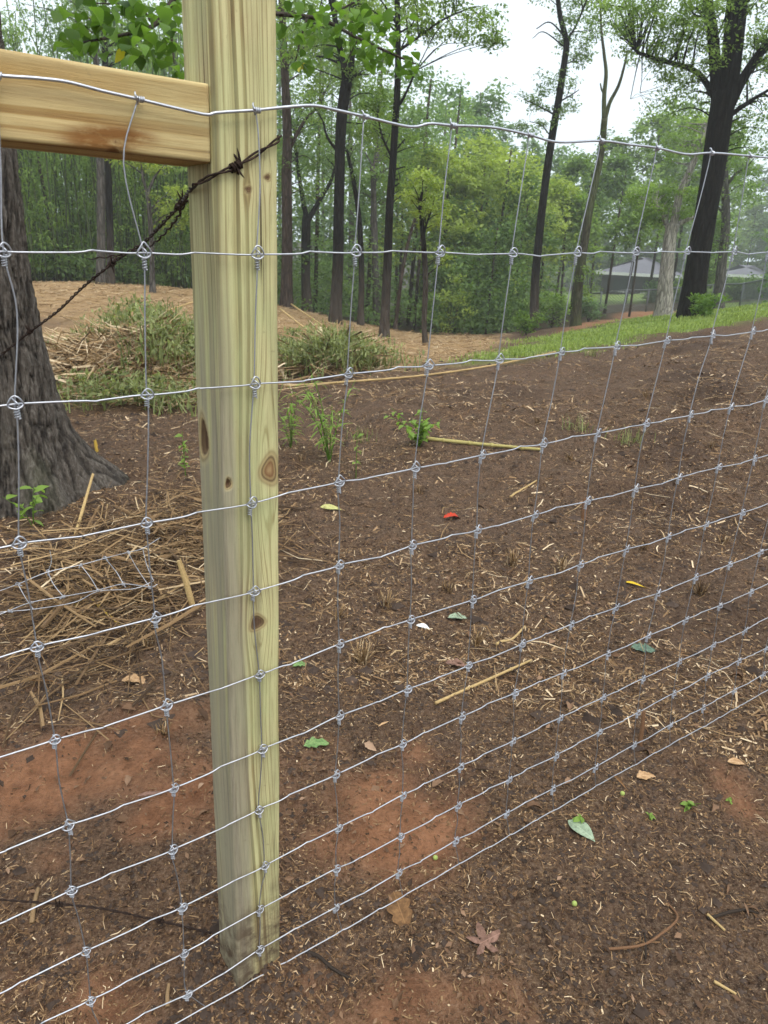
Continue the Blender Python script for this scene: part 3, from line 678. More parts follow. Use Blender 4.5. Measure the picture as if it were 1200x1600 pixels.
def px_path(pts, d):
    P, R = [], []
    for i, p in enumerate(pts):
        dd = d + (p[3] if len(p) > 3 else 0); q = at(p[0], p[1], dd); depth = (q - CAM) @ F
        P.append(q); R.append(p[2] / 2 * depth / FPX)
    return np.array(P), np.array(R)

def tree(name, label, d, trunk, limbs, bark, crowns, leaf, group=None, size=0.10, seed=1, flare=1.35, twigs=True, sides=12):
    r = np.random.default_rng(seed)
    P, R = px_path(trunk, d)
    base = P[0].copy(); base[2] = gz1(base[0], base[1]); P[0] = base - np.array([0, 0, 0.12])
    root = thing(name, base, label, 'tree', group); off = np.array(root.location)
    mb = MB(); n = 8
    pp = catmull(P, n); rr = np.interp(np.linspace(0, len(R) - 1, len(pp)), np.arange(len(R)), R)
    hgt = pp[:, 2] - base[2]; rr = rr * (1 + (flare - 1) * np.exp(-np.maximum(hgt, 0) / (2.2 * R[0])))
    pp = pp + 0.12 * R[0] * fbm(np.stack([hgt * 0.8, np.full_like(hgt, seed), np.zeros_like(hgt)], -1), 2, seed)[:, None] * np.array([1, 0.6, 0])
    mb.tube(pp - off, rr, sides)
    anchors = [pp[len(pp) // 3:]]; arad = [rr[len(pp) // 3:]]
    for lb in limbs:
        P2, R2 = px_path(lb, d); p2 = catmull(P2, 6); r2 = np.interp(np.linspace(0, len(R2) - 1, len(p2)), np.arange(len(R2)), R2)
        mb.tube(p2 - off, r2, 8); anchors.append(p2); arad.append(r2)
    anchors = np.concatenate(anchors); arad = np.concatenate(arad)
    lm = MB()
    for (px, py, rpx, rpy, dd, dr, nc, cr, per) in crowns:
        c = at(px, py, d + dd); k = (d + dd) / FPX * 1.02
        cen = ellipsoid_pts(c, rpx * k, dr, rpy * k, nc, r)
        clusters_to_leaves(lm, cen - off, cr * r.uniform(0.6, 1.3, nc), per, size, r)
        if twigs:
            for e in cen[::2]:
                cost = np.linalg.norm(anchors - e, axis=1) + 0.6 * np.maximum(0, anchors[:, 2] - e[2] + 0.3)
                i = int(np.argmin(cost)); a = anchors[i]; L = np.linalg.norm(e - a)
                if L < 0.15 or L > 5: continue
                mid = (a + e) / 2 + r.normal(0, 0.07, 3) * L + np.array([0, 0, 0.08 * L])
                r0 = min(arad[i] * 0.6, 0.006 + 0.012 * L)
                mb.tube(catmull([a, mid, e], 4) - off, np.linspace(r0, 0.004, 9), 5, cap=False)
    obj('trunk', mb.mesh('trunk'), bark, root)
    if lm.n: tag(obj('crown', lm.mesh('crown', False), LF[leaf], root), kind=None)
    return root

# px, py, half-width px, half-height px, extra distance, half-depth m, sprays, spray radius m, leaves each
tree('brown_trunk_tree', 'tall straight tree with reddish brown trunk, just beyond the post', 24,
     [(447, 492, 18), (449, 380, 17), (449, 260, 16), (446, 130, 13), (441, 0, 11), (438, -120, 8)], [[(449, 240, 6), (475, 190, 5), (500, 165, 3)]], bark_brown,
     [(455, 60, 75, 90, 0, 2.5, 60, 0.55, 60), (470, 250, 45, 55, 1.0, 1.5, 30, 0.45, 50)], 'mid', seed=11)
tree('forked_tree', 'dark tree whose trunk forks low, between the brown trunk and the tall slender trunk', 27,
     [(479, 488, 15), (478, 420, 14), (479, 350, 14), (481, 338, 13)], [[(480, 345, 9), (472, 305, 7), (464, 250, 5), (460, 200, 4)], [(481, 345, 9), (500, 312, 7), (518, 280, 5), (528, 240, 3)]], bark_dark,
     [(470, 210, 60, 60, 0, 2.2, 50, 0.5, 60), (520, 250, 40, 40, 1, 2, 26, 0.5, 50)], 'dark', seed=12)
tree('slender_tree', 'tall dark tree forking above the top wire, with a short stub at the fork', 20,
     [(524, 517, 18), (529, 400, 17), (531, 290, 16), (533, 190, 17), (541, 128, 18)],
     [[(541, 132, 11), (535, 95, 10), (528, 60, 9), (520, 0, 8), (514, -90, 6)], [(543, 132, 11), (548, 105, 10), (552, 60, 8), (549, 0, 7), (552, -60, 5)], [(546, 126, 7), (553, 119, 6), (561, 116, 5)], [(530, 240, 5), (512, 215, 4), (505, 190, 3)], [(531, 60, 4), (500, 40, 3), (470, 28, 3)]], bark_dark,
     [(520, -10, 90, 70, 0, 3.0, 80, 0.5, 60), (490, 110, 45, 60, 1.2, 1.6, 36, 0.45, 50), (575, 130, 35, 55, 0.8, 1.4, 26, 0.4, 50)], 'mid', seed=13)
tree('shaded_tree', 'thin dark trunk leaning left, close behind the tall slender tree', 22.5,
     [(563, 512, 10), (565, 430, 9), (562, 350, 8), (553, 285, 7), (543, 240, 5)], [], bark_dark, [(548, 240, 28, 50, 0, 1.2, 22, 0.4, 45)], 'dark', seed=14)
tree('straight_tree', 'tall dark straight tree with pale trunk foot on the straw bank', 17,
     [(600, 536, 15), (605, 440, 14), (609, 320, 12), (616, 215, 11), (621, 120, 10), (621, 30, 9), (617, -60, 8)],
     [[(622, 80, 5), (648, 62, 4), (690, 32, 3), (735, 12, 2)], [(616, 175, 6), (632, 150, 4), (650, 110, 3)], [(614, 250, 4), (598, 215, 3), (590, 180, 2)]], bark_dark,
     [(625, -20, 75, 55, 0, 2.2, 60, 0.38, 50), (700, 30, 72, 36, -0.5, 1.2, 42, 0.30, 42), (768, 55, 14, 26, -0.5, 0.4, 9, 0.22, 40), (585, 190, 34, 40, 0.6, 1.0, 26, 0.32, 50), (625, 250, 28, 60, 0.8, 1.0, 24, 0.30, 45)], 'mid', size=0.085, seed=15)
tree('grey_shaded_tree', 'greyish straight trunk in the shade behind the straight tree', 28, [(590, 506, 13), (587, 440, 11), (585, 360, 10), (582, 260, 8)], [], bark_grey,
     [(590, 260, 45, 60, 1, 2, 40, 0.55, 55)], 'dark', seed=16)
tree('leaning_sapling', 'thin sapling leaning right in the shade of the woods', 25, [(617, 510, 6), (628, 430, 6), (640, 370, 5), (656, 320, 4)], [], bark_brown,
     [(655, 300, 28, 30, 0, 1.2, 16, 0.4, 45)], 'yellow', seed=17)
tree('crooked_sapling', 'thin crooked dark tree with yellowish leaves at its broken top', 13.5,
     [(667, 548, 9), (663, 505, 8), (665, 440, 9), (661, 370, 8), (657, 322, 6), (660, 300, 4)], [[(661, 372, 4), (668, 345, 3), (676, 325, 2)]], bark_dark,
     [(672, 332, 26, 26, 0, 0.45, 18, 0.17, 40), (655, 290, 30, 24, 0, 0.5, 16, 0.18, 40), (690, 400, 14, 14, 0, 0.3, 5, 0.14, 30)], 'yellow', size=0.075, seed=18)
tree('leaning_tall_tree', 'tall thin dark tree leaning right against the white sky', 24,
     [(834, 520, 15), (838, 420, 13), (850, 300, 12), (862, 215, 12), (873, 150, 11), (883, 90, 10), (885, 62, 9), (876, 25, 8), (869, -40, 6), (865, -110, 4)],
     [[(884, 66, 4), (900, 40, 3), (915, 5, 3)], [(886, 62, 3), (860, 35, 2), (838, 45, 1.5)], [(884, 75, 2.5), (850, 50, 1.5), (832, 60, 1)], [(872, 160, 3), (890, 150, 2), (905, 140, 1.2)], [(868, 180, 3), (840, 165, 2), (818, 155, 1.2)], [(862, 215, 2), (845, 195, 1.5), (828, 190, 1)], [(880, 100, 2), (895, 95, 1.5), (910, 75, 1)]], bark_dark,
     [(862, 148, 46, 30, 0, 0.9, 34, 0.26, 45), (905, 45, 28, 45, 0.3, 0.9, 30, 0.32, 50), (880, -40, 50, 40, 0, 1.4, 36, 0.35, 50), (840, 195, 30, 9, 0, 0.6, 8, 0.25, 40), (905, 85, 18, 12, 0, 0.4, 8, 0.22, 40)], 'dark', size=0.085, seed=19)
tree('dead_topped_tree', 'mossy tree with two bare dead forks rising above the top wire', 25,
     [(899, 520, 15), (905, 440, 14), (919, 335, 13), (938, 245, 11), (944, 185, 10)],
     [[(944, 188, 8), (944, 150, 7), (947, 115, 6), (944, 85, 5), (940, 50, 4), (938, 5, 3)], [(945, 188, 7), (953, 160, 6), (966, 135, 5), (975, 105, 4), (980, 80, 3)], [(944, 148, 3), (940, 140, 3), (938, 130, 2)]], bark_moss,
     [(935, 20, 28, 30, 1, 1.0, 22, 0.32, 50), (915, 440, 18, 26, 0, 0.6, 10, 0.28, 40), (945, 215, 10, 10, 0, 0.3, 3, 0.2, 25)], 'mid', seed=20)
tree('large_oak', 'largest dark oak on the right, trunk splitting into several heavy limbs', 18,
     [(1079, 508, 42), (1087, 440, 34), (1102, 340, 33), (1118, 235, 36), (1130, 160, 36), (1133, 145, 36)],
     [[(1122, 165, 22), (1118, 110, 19), (1113, 50, 18), (1104, -10, 16), (1094, -100, 12)], [(1136, 160, 30), (1143, 95, 32), (1150, 20, 34), (1156, -60, 26), (1162, -160, 14)],
      [(1140, 165, 18), (1160, 125, 16), (1190, 80, 14), (1232, 35, 11), (1275, -10, 7)], [(1118, 156, 10), (1098, 122, 9), (1077, 107, 8), (1040, 96, 7), (995, 82, 5)],
      [(1144, 178, 8), (1172, 158, 6), (1202, 140, 4)], [(1000, 85, 2), (992, 120, 1.5), (985, 155, 1)], [(1003, 86, 2), (1003, 120, 1.2), (1000, 145, 1)]], bark_black,
     [(1035, 35, 60, 42, 0, 1.6, 78, 0.28, 45), (1075, 65, 45, 45, -0.5, 1.4, 64, 0.28, 45), (1060, 145, 36, 30, 0.6, 1.2, 28, 0.28, 40), (1172, 120, 46, 56, 1.0, 1.6, 42, 0.30, 45), (1190, 20, 60, 70, 0.6, 2.2, 90, 0.30, 45), (1100, -40, 100, 45, 0, 2.4, 80, 0.32, 45), (1180, 200, 34, 24, 0.6, 0.9, 20, 0.28, 45), (975, 15, 34, 30, 0.4, 1.0, 22, 0.24, 36)], 'mid', size=0.075, seed=21, flare=1.12, sides=24)
tree('pale_trunk_tree', 'pale grey trunk leaning right, standing on the grass beside the large oak', 25,
     [(1036, 500, 25), (1042, 430, 21), (1047, 375, 19), (1053, 350, 20)],
     [[(1052, 355, 13), (1062, 305, 12), (1080, 262, 11), (1098, 218, 8), (1115, 170, 5)], [(1046, 365, 8), (1036, 335, 7), (1025, 318, 4)], [(1056, 352, 8), (1080, 341, 6), (1105, 334, 4)]], bark_pale,
     [(1020, 320, 36, 30, 0.5, 1.4, 44, 0.40, 55), (1065, 310, 40, 34, 1.0, 1.6, 50, 0.40, 55), (1090, 220, 40, 40, 1.0, 1.6, 44, 0.42, 50)], 'mid', seed=22)
tree('ivy_tree', 'dark trunk with pale foot, right behind the large oak', 30,
     [(1124, 474, 17), (1129, 405, 14), (1134, 335, 13), (1132, 255, 11), (1139, 180, 8)], [[(1133, 292, 6), (1150, 272, 5), (1166, 262, 3)], [(1134, 340, 4), (1118, 318, 3)]], bark_grey,
     [(1140, 230, 40, 30, 0, 1.8, 34, 0.45, 50), (1160, 290, 26, 22, 0, 1.2, 16, 0.4, 45), (1112, 380, 16, 40, 0, 1.0, 18, 0.4, 45)], 'fresh', seed=23)
tree('grey_bamboo_side_tree', 'greyish straight trunk below the rail, in front of the bamboo', 24, [(159, 453, 14), (158, 350, 13), (156, 250, 12), (152, 150, 10), (150, 40, 8)], [], bark_grey,
     [(120, 40, 60, 55, 0, 2, 40, 0.5, 50)], 'blue', seed=24)
tree('dark_bamboo_side_tree', 'dark straight trunk below the rail, beside the greyish trunk', 25, [(174, 452, 12), (172, 350, 11), (168, 230, 10), (164, 90, 9), (162, -20, 7)], [], bark_dark,
     [(190, 30, 60, 60, 0, 2, 40, 0.5, 50)], 'mid', seed=25)
tree('small_forked_tree', 'small forked sapling seen just under the rail, left of the post', 17, [(238, 452, 9), (236, 380, 8), (232, 320, 7), (230, 300, 6)],
     [[(230, 302, 5), (224, 280, 4), (220, 255, 2)], [(231, 302, 5), (240, 280, 4), (252, 262, 2)], [(233, 330, 3), (250, 312, 2), (262, 305, 1)]], bark_grey,
     [(270, 320, 26, 30, 0, 0.8, 20, 0.25, 45), (225, 240, 40, 26, 0.4, 0.9, 20, 0.28, 45)], 'yellow', size=0.08, seed=26)

# ------------------------------------------------------------------ the woods behind: one mass
def skyline(px):
    return float(np.interp(px, [-300, 20, 60, 110, 300, 520, 620, 715, 745, 775, 800, 850, 900, 950, 985, 1020, 1060, 1110, 1150, 1200, 1500],
                           [-60, -20, 70, 20, -60, -100, 40, 125, 115, 150, 215, 225, 240, 225, 165, 150, 165, 180, 215, 235, 200]))
wr2 = np.random.default_rng(99)
wood = {k: MB() for k in ('mid', 'yellow', 'dark', 'blue')}; wtr = MB()
def wood_tree(px, d, top, kind, low=0.12, wide=1.0, tint=0.5, per=30, ncl=62):
    b = at(px, 450, d); z0 = gz1(b[0], b[1]); h = at(px, top, d)[2] - z0
    if h < 2: return
    cr = min(4.5, 0.17 * h + 0.8) * wide
    n = ncl; zz = low + (1 - low) * wr2.uniform(0, 1, n) ** 0.85; prof = np.sin(np.pi * np.clip(zz * 0.86 + 0.12, 0, 1)) ** 0.7
    a = wr2.uniform(0, 2 * np.pi, n); rad = cr * prof * wr2.uniform(0.35, 1.0, n) ** 0.6
    cen = np.stack([b[0] + rad * np.cos(a), b[1] + rad * np.sin(a), z0 + zz * h - 0.03 * h], -1)
    # lumps: pull sprays together so that there are gaps between the boughs
    cen += 0.9 * np.stack([fbm(cen * 0.35, 2, 5), fbm(cen * 0.35, 2, 6), fbm(cen * 0.35, 2, 7)], -1)
    clusters_to_leaves(wood[kind], cen, wr2.uniform(0.45, 1.15, n) * (0.6 + 0.1 * cr), per, 0.0058 * d + 0.02, wr2, tint0=tint, flat=0.6)
    lean = wr2.normal(0, 0.03, 2) * h
    wtr.tube(np.array([[b[0], b[1], z0 - 0.2], [b[0] + lean[0] * .4, b[1] + lean[1] * .4, z0 + h * 0.45], [b[0] + lean[0], b[1] + lean[1], z0 + h * 0.92]]), np.array([0.0065, 0.005, 0.0015]) * h + 0.025, 7)
spec = []
for i in range(104):
    px = wr2.uniform(-330, 1500); d = wr2.uniform(29, 62); sk = skyline(px)
    if px < 430: kind = wr2.choice(['dark', 'mid', 'blue'])
    elif px < 690: kind = wr2.choice(['dark', 'mid', 'mid', 'blue'])
    elif px < 810: kind = wr2.choice(['yellow', 'mid', 'yellow'])
    elif px < 1100: kind = wr2.choice(['mid', 'mid', 'dark', 'yellow', 'blue'])
    else: kind = wr2.choice(['mid', 'blue', 'blue'])
    top = sk + wr2.uniform(0, 1) ** 1.3 * 190
    if 770 < px < 1240: continue
    if 760 < px < 1000 and d < 36 and top < 230: top = 260
    wood_tree(px, d, top, kind, low=0.30 if 430 < px < 760 else 0.10, tint=wr2.uniform(0.3, 0.7))
for i in range(44):                              # deeper row
    px = wr2.uniform(-330, 900); d = wr2.uniform(64, 110); wood_tree(px, d, skyline(px) + 30 + wr2.uniform(0, 170), wr2.choice(['dark', 'mid', 'blue']), low=0.0, tint=wr2.uniform(0.3, 0.6), wide=1.3, per=22)
for i in range(60):                              # low growth filling the depth between the trunks
    px = wr2.uniform(-330, 780); d = wr2.uniform(36, 90); wood_tree(px, d, wr2.uniform(270, 400), wr2.choice(['dark', 'dark', 'mid']), low=0.0, tint=wr2.uniform(0.25, 0.5), wide=1.4, per=22, ncl=50)
for i in range(40):                              # beyond the houses
    px = wr2.uniform(780, 1500); d = wr2.uniform(112, 150); wood_tree(px, d, skyline(px) + wr2.uniform(0, 110) + (60 if 1120 < px < 1260 else 0), wr2.choice(['mid', 'mid', 'blue', 'dark']), low=0.0, tint=wr2.uniform(0.35, 0.65), wide=1.7, per=26)
for (px, d, top, kind, low, wide, tint) in [(650, 31, 235, 'yellow', 0.35, 0.9, 0.6), (690, 34, 215, 'yellow', 0.25, 1.0, 0.65), (800, 39, 245, 'yellow', 0.40, 1.0, 0.6), (745, 40, 215, 'yellow', 0.2, 1.1, 0.8), (742, 48, 108, 'blue', 0.05, 0.7, 0.6), (715, 52, 130, 'mid', 0.05, 0.6, 0.6), (768, 34, 205, 'yellow', 0.22, 1.2, 0.75), (720, 36, 190, 'yellow', 0.20, 1.0, 0.65), (845, 40, 265, 'yellow', 0.48, 1.0, 0.7),
        (1015, 64, 150, 'mid', 0.46, 1.1, 0.6), (980, 60, 172, 'mid', 0.46, 1.1, 0.5), (1050, 62, 170, 'mid', 0.3, 1.1, 0.5), (950, 46, 245, 'dark', 0.58, 1.0, 0.5), (895, 46, 250, 'mid', 0.54, 1.0, 0.45), (870, 60, 225, 'blue', 0.46, 1.0, 0.5), (820, 58, 215, 'blue', 0.25, 1.0, 0.5), (925, 62, 228, 'mid', 0.5, 1.0, 0.5),
        (1085, 60, 190, 'mid', 0.3, 1.0, 0.5), (800, 34, 300, 'dark', 0.42, 1.0, 0.4), (765, 30, 340, 'dark', 0.0, 0.9, 0.4), (770, 34, 400, 'dark', 0.0, 0.9, 0.4), (990, 42, 300, 'mid', 0.64, 0.9, 0.4), (880, 40, 300, 'mid', 0.6, 0.8, 0.5), (745, 33, 350, 'dark', 0.0, 0.9, 0.4), (715, 31, 380, 'dark', 0.0, 0.9, 0.4), (780, 66, 190, 'blue', 0.03, 1, .5), (920, 108, 330, 'dark', 0.0, 1.5, .4), (960, 106, 320, 'dark', 0.0, 1.5, .4), (1000, 108, 335, 'dark', 0.0, 1.5, .4), (1045, 106, 330, 'dark', 0.0, 1.5, .4), (1085, 108, 330, 'mid', 0.0, 1.5, .4), (1185, 130, 215, 'blue', 0.2, 1.2, .6), (1210, 120, 260, 'blue', 0.1, 1.2, .6), (1110, 48, 330, 'mid', 0.3, 0.8, 0.5)]:
    wood_tree(px, d, top, kind, low, wide, tint, per=34, ncl=80)
for k, mb in wood.items():
    tag(obj('woodland', mb.mesh('woodland_' + k, False), LF[k]), {'mid': 'mid green foliage mass of the woods beyond the clearing', 'yellow': 'yellowish green foliage of the woods above the straw bank', 'dark': 'dark green foliage in the depth of the woods', 'blue': 'bluish green far foliage of the woods'}[k], 'woods', kind='stuff')
tag(obj('woodland_trunks', wtr.mesh('woodland_trunks'), bark_brown), 'many thin far trunks deep inside the woods', 'trunks', kind='stuff')
# undergrowth at the foot of the woods
ug = MB()
n = 900; px_ = wr2.uniform(-200, 860, n); d_ = wr2.uniform(25, 44, n)
for i in range(n):
    b = at(px_[i], 470, d_[i]); px_[i] = b[0]; d_[i] = b[1]
hz = np.abs(wr2.normal(0, 0.9, n)) + 0.15
clusters_to_leaves(ug, np.stack([px_, d_, gz(px_, d_) + hz], -1), wr2.uniform(0.35, 0.8, n), 34, 0.17, wr2, tint0=0.4, flat=0.7)
tag(obj('undergrowth', ug.mesh('undergrowth', False), LF['dark']), 'dark leafy undergrowth along the foot of the woods', 'undergrowth', kind='stuff')
# bamboo behind the straw bank
cane_green = simple_mat('bamboo_culm', (0.055, 0.075, 0.030, 1), 0.5, var=0.35, scale=3)
bb = MB(); bl = MB()
for i in range(230):
    px = wr2.uniform(-160, 330); d = wr2.uniform(26, 36); b = at(px, 450, d); z0 = gz1(b[0], b[1]); h = wr2.uniform(5.5, 9.5); ln = wr2.normal(0, 0.45, 2)
    hs_ = np.linspace(0, 1, 6); P = np.stack([b[0] + ln[0] * hs_ ** 2.2 * 1.5, b[1] + ln[1] * hs_ ** 2, z0 - 0.1 + h * hs_], -1)
    bb.tube(P, np.linspace(0.035, 0.012, 6), 5)
    nn = 13; k = wr2.uniform(0.08, 1.0, nn); c = np.stack([np.interp(k, hs_, P[:, j]) for j in range(3)], -1) + wr2.normal(0, 0.28, (nn, 3))
    clusters_to_leaves(bl, c, 0.42, 22, 0.19, wr2, tint0=0.45, flat=0.7, pitch=-0.6, aspect=0.28)
tag(obj('bamboo_culms', bb.mesh('bamboo_culms'), cane_green), 'thicket of slender green bamboo culms beyond the straw bank', 'bamboo', kind='stuff')
tag(obj('bamboo_foliage', bl.mesh('bamboo_foliage', False), LF['mid']), 'drooping narrow leaves of the bamboo thicket beyond the straw bank', 'bamboo', kind='stuff')

# ------------------------------------------------------------------ big trunk at the left, beside the fence
tb = ground(-25, 790)
TD = math.hypot(tb[0], tb[1])
big = thing('furrowed_tree', tb, 'thick furrowed grey-brown trunk with spreading roots at the left edge', 'tree')
nth, nz = 280, 270
th = np.arange(nth) / nth * 2 * np.pi; zz = -0.18 + (3.9 + 0.18) * np.linspace(0, 1, nz) ** 1.25
TH, ZZ = np.meshgrid(th, zz)
sx = ray(-25, 790); lat = np.array([sx[1], -sx[0], 0]); lat /= np.linalg.norm(lat); fwd = np.array([sx[0], sx[1], 0])
# right-hand outline of the trunk in the photograph gives the radius at each height
ol = [(20, 95), (30, 250), (40, 380), (62, 520), (88, 610), (112, 672), (150, 715), (190, 745)]
oz = []; orr = []
for px_o, py_o in [(a if a > 30 else a, b) for a, b in [(6, 60), (30, 250), (44, 390), (66, 520), (90, 610), (114, 672), (150, 715), (196, 748)]]:
    p = at(px_o, py_o, TD); oz.append(p[2] - tb[2]); orr.append((p - tb) @ lat)
oz = np.array(oz)[::-1]; orr = np.array(orr)[::-1]
lean = -0.045
Rz = np.interp(ZZ, oz, orr); R0 = np.interp(1.6, oz, orr)
core = np.clip(0.23 - 0.02 * ZZ, 0.12, 0.3)
cx = np.interp(ZZ, oz, orr) * 0
flare_r = np.maximum(Rz - np.interp(np.clip(ZZ, 0.75, 9), oz, orr), 0)       # extra width of the root towards the right
cx = np.interp(np.clip(ZZ, 0.75, 9), oz, orr) - core
def lobe(a0, w): return np.exp(-(np.angle(np.exp(1j * (TH - a0))) / w) ** 2)
rad = core + flare_r * (lobe(0.0, 0.55) + 0.75 * lobe(1.5, 0.5) + 0.55 * lobe(-1.2, 0.35) + 0.8 * lobe(3.0, 0.6)) + 0.06 * np.exp(-np.maximum(ZZ, 0) / 0.22)
arc = TH * 0.28
p3 = np.stack([np.cos(TH) * 0.28 * 34, np.sin(TH) * 0.28 * 34, ZZ * 6.0], -1)
wv = fbm(p3 * 0.4, 3, 61)
ridge = 1 - np.abs(fbm(p3 + wv[..., None] * 0.9, 3, 63)); cracks = 1 - np.abs(vnoise(np.stack([np.cos(TH) * 0.28 * 20, np.sin(TH) * 0.28 * 20, ZZ * 21], -1), 65))
furrow = np.clip((ridge - 0.45) * 1.6, 0, 1); disp = -0.024 * furrow ** 1.4 - 0.006 * np.clip(cracks - 0.75, 0, 1) * 4 + 0.006 * fbm(p3 * 3, 2, 67)
rad = rad + disp + 0.012 * fbm(np.stack([np.cos(TH) * 2, np.sin(TH) * 2, ZZ * 1.3], -1), 2, 69)
V = (lat * (cx + rad * np.cos(TH))[..., None] + fwd * (rad * np.sin(TH))[..., None] + ZUP * ZZ[..., None]).reshape(-1, 3)
i = np.arange(nz - 1)[:, None] * nth; j = np.arange(nth)[None]; k = (j + 1) % nth
m = Mat('furrowed_bark'); vec = m.coord('Object', (42, 42, 10)); n = m.noise(1.6, 7, 0.75, vec); n2 = m.noise(60, 5, 0.7, m.coord('Object'))
c = m.ramp(n, [(0.32, (0.035, 0.028, 0.022)), (0.5, (0.095, 0.078, 0.063)), (0.68, (0.20, 0.175, 0.15))])
c = m.mix(m.mapr(m.attr('furrow'), 0.30, 0.8, 0.0, 0.92), c, (0.018, 0.013, 0.010, 1))
c = m.mix(m.mapr(n2, 0.55, 0.75, 0, 0.5), c, (0.20, 0.19, 0.16, 1))
c = m.mix(m.mapr(m.noise(2.2, 4), 0.55, 0.72, 0, 0.35), c, (0.075, 0.085, 0.04, 1))
m.color(c); m.rough(0.85); m.b.inputs['Specular IOR Level'].default_value = 0.25
m.bump(m.math('ADD', n, m.math('MULTIPLY', n2, 0.5)), 1.0, 0.016)
obj('trunk', make_mesh('trunk', V, np.stack([i + j, i + k, i + nth + k, i + nth + j], -1).reshape(-1, 4), attrs=dict(furrow=furrow.ravel())), m.m, big)

# ------------------------------------------------------------------ leafy boughs hanging into the picture at the top
def leaf_shape(kind='heart', L=1.0, fold=0.18, curl=0.25, n=14, seed=0):
    rr = np.random.default_rng(seed); t = np.linspace(0, 1, n)
    if kind == 'heart': w = 0.52 * np.sin(np.pi * t ** 0.62) ** 0.8 * (1 - 0.25 * t); 
    elif kind == 'ovate': w = 0.27 * np.sin(np.pi * t ** 0.85)
    elif kind == 'oak': w = 0.10 + 0.24 * np.sin(np.pi * t ** 1.1) * (0.45 + 0.55 * np.abs(np.sin(t * np.pi * 3.3))); w[0] = 0.01; w[-1] = 0.02
    elif kind == 'torn': w = 0.30 * np.sin(np.pi * t ** 0.8) * (0.8 + 0.3 * rr.uniform(-1, 1, n))
    elif kind == 'narrow': w = 0.07 * np.sin(np.pi * t ** 0.7)
    w = np.maximum(w, 0.004) * L; x = t * L
    zc = -curl * L * (t - 0.35) ** 2
    mid = np.stack([x, np.zeros(n), zc], -1)
    lft = np.stack([x - (0.05 * L if kind == 'heart' else 0) * (t < 0.2), w, zc + fold * w + 0.02 * L * np.sin(t * 7 + seed)], -1); rgt = np.stack([x, -w, zc + fold * w + 0.02 * L * np.cos(t * 6 + seed)], -1)
    v = np.concatenate([mid, lft, rgt]); a = np.arange(n - 1)
    q = np.concatenate([np.stack([a, a + 1, n + a + 1, n + a], -1), np.stack([a + 1, a, 2 * n + a, 2 * n + a + 1], -1)])
    return v, q
def leaf_mesh(name, kind, tint, mat, **kw):
    v, q = leaf_shape(kind, **kw); me = make_mesh(name, v, q, attrs=dict(tint=np.full(len(v), tint))); me.materials.append(mat); return me
bough_leaf = leaf_mat('bough_leaf', (0.045, 0.095, 0.014, 1), (0.15, 0.27, 0.045, 1), 0.5, 0.4)
HL = [leaf_mesh('leaf', 'heart', t_, bough_leaf, n=8, seed=i, curl=0.3 + 0.1 * i, fold=0.1 + 0.06 * i) for i, t_ in enumerate((0.15, 0.4, 0.65, 0.95))]
yl_mat = leaf_mat('yellowed_leaf', (0.4, 0.36, 0.03, 1), (0.75, 0.68, 0.06, 1), 0.4)
YL = leaf_mesh('leaf', 'heart', 0.7, yl_mat, n=8, seed=5)
def bough(name, label, d, stems, spray, n, L, seed, yellow=()):
    rr = random.Random(seed); rn_ = np.random.default_rng(seed)
    P0 = at(*stems[0][0][:2], d); root = thing(name, P0, label, 'branch'); off = np.array(root.location); ends = []
    for k, st in enumerate(stems):
        P, R = px_path(st, d); pp = catmull(P, 6); mb = MB(); mb.tube(pp - off, np.interp(np.linspace(0, len(R) - 1, len(pp)), np.arange(len(R)), R), 7)
        obj('stem' if k == 0 else 'twig', mb.mesh('stem'), bark_dark, root); ends.append(pp)
    for (px, py, rpx, rpy, cnt) in spray:
        for _ in range(cnt):
            a = rr.uniform(0, 6.283); q = rr.uniform(0, 1) ** 0.6
            p = at(px + rpx * q * math.cos(a), py + rpy * q * math.sin(a), d + rr.gauss(0, 0.22))
            o = obj('leaf', rr.choice(HL), None, root); o.location = p - off; s = L * rr.uniform(0.65, 1.15); o.scale = (s, s, s)
            o.rotation_euler = (rr.gauss(0, 0.45), rr.gauss(0.55, 0.4), rr.uniform(0, 6.283))
    for (px, py) in yellow:
        o = obj('leaf', YL, None, root); o.location = at(px, py, d) - off; o.scale = (L, L, L); o.rotation_euler = (0.6, 0.7, rr.uniform(0, 6))
bough('heart_leaf_bough', 'bough of broad heart-shaped green leaves hanging above the rail', 4.3,
      [[(300, -60, 12), (270, 0, 9), (240, 40, 7), (190, 55, 5), (130, 66, 3)], [(262, 10, 5), (268, 60, 4), (272, 100, 2)], [(240, 40, 4), (215, 10, 3), (150, 5, 2)]],
      [(190, 12, 100, 30, 80), (150, 60, 60, 28, 44), (235, 60, 50, 40, 56), (272, 95, 18, 22, 10), (110, 70, 20, 14, 7)], 0, 0.072, 5, [(195, 82)])
bough('drooping_bough', 'drooping leafy bough hanging from the top just right of the post', 5.6,
      [[(420, 20, 7), (500, 30, 6), (560, 60, 5), (615, 85, 4), (650, 100, 2)], [(480, 28, 4), (470, 60, 3), (462, 95, 2)], [(560, 60, 3), (545, 90, 2), (538, 108, 2)], [(500, 30, 4), (560, 0, 3), (600, -30, 2)]],
      [(470, 35, 40, 45, 42), (540, 40, 60, 40, 70), (560, 85, 40, 22, 26), (620, 95, 36, 22, 30), (600, 40, 50, 30, 34), (470, 88, 22, 16, 12), (640, 120, 14, 14, 6)], 0, 0.075, 8, [(473, 101), (481, 98)])

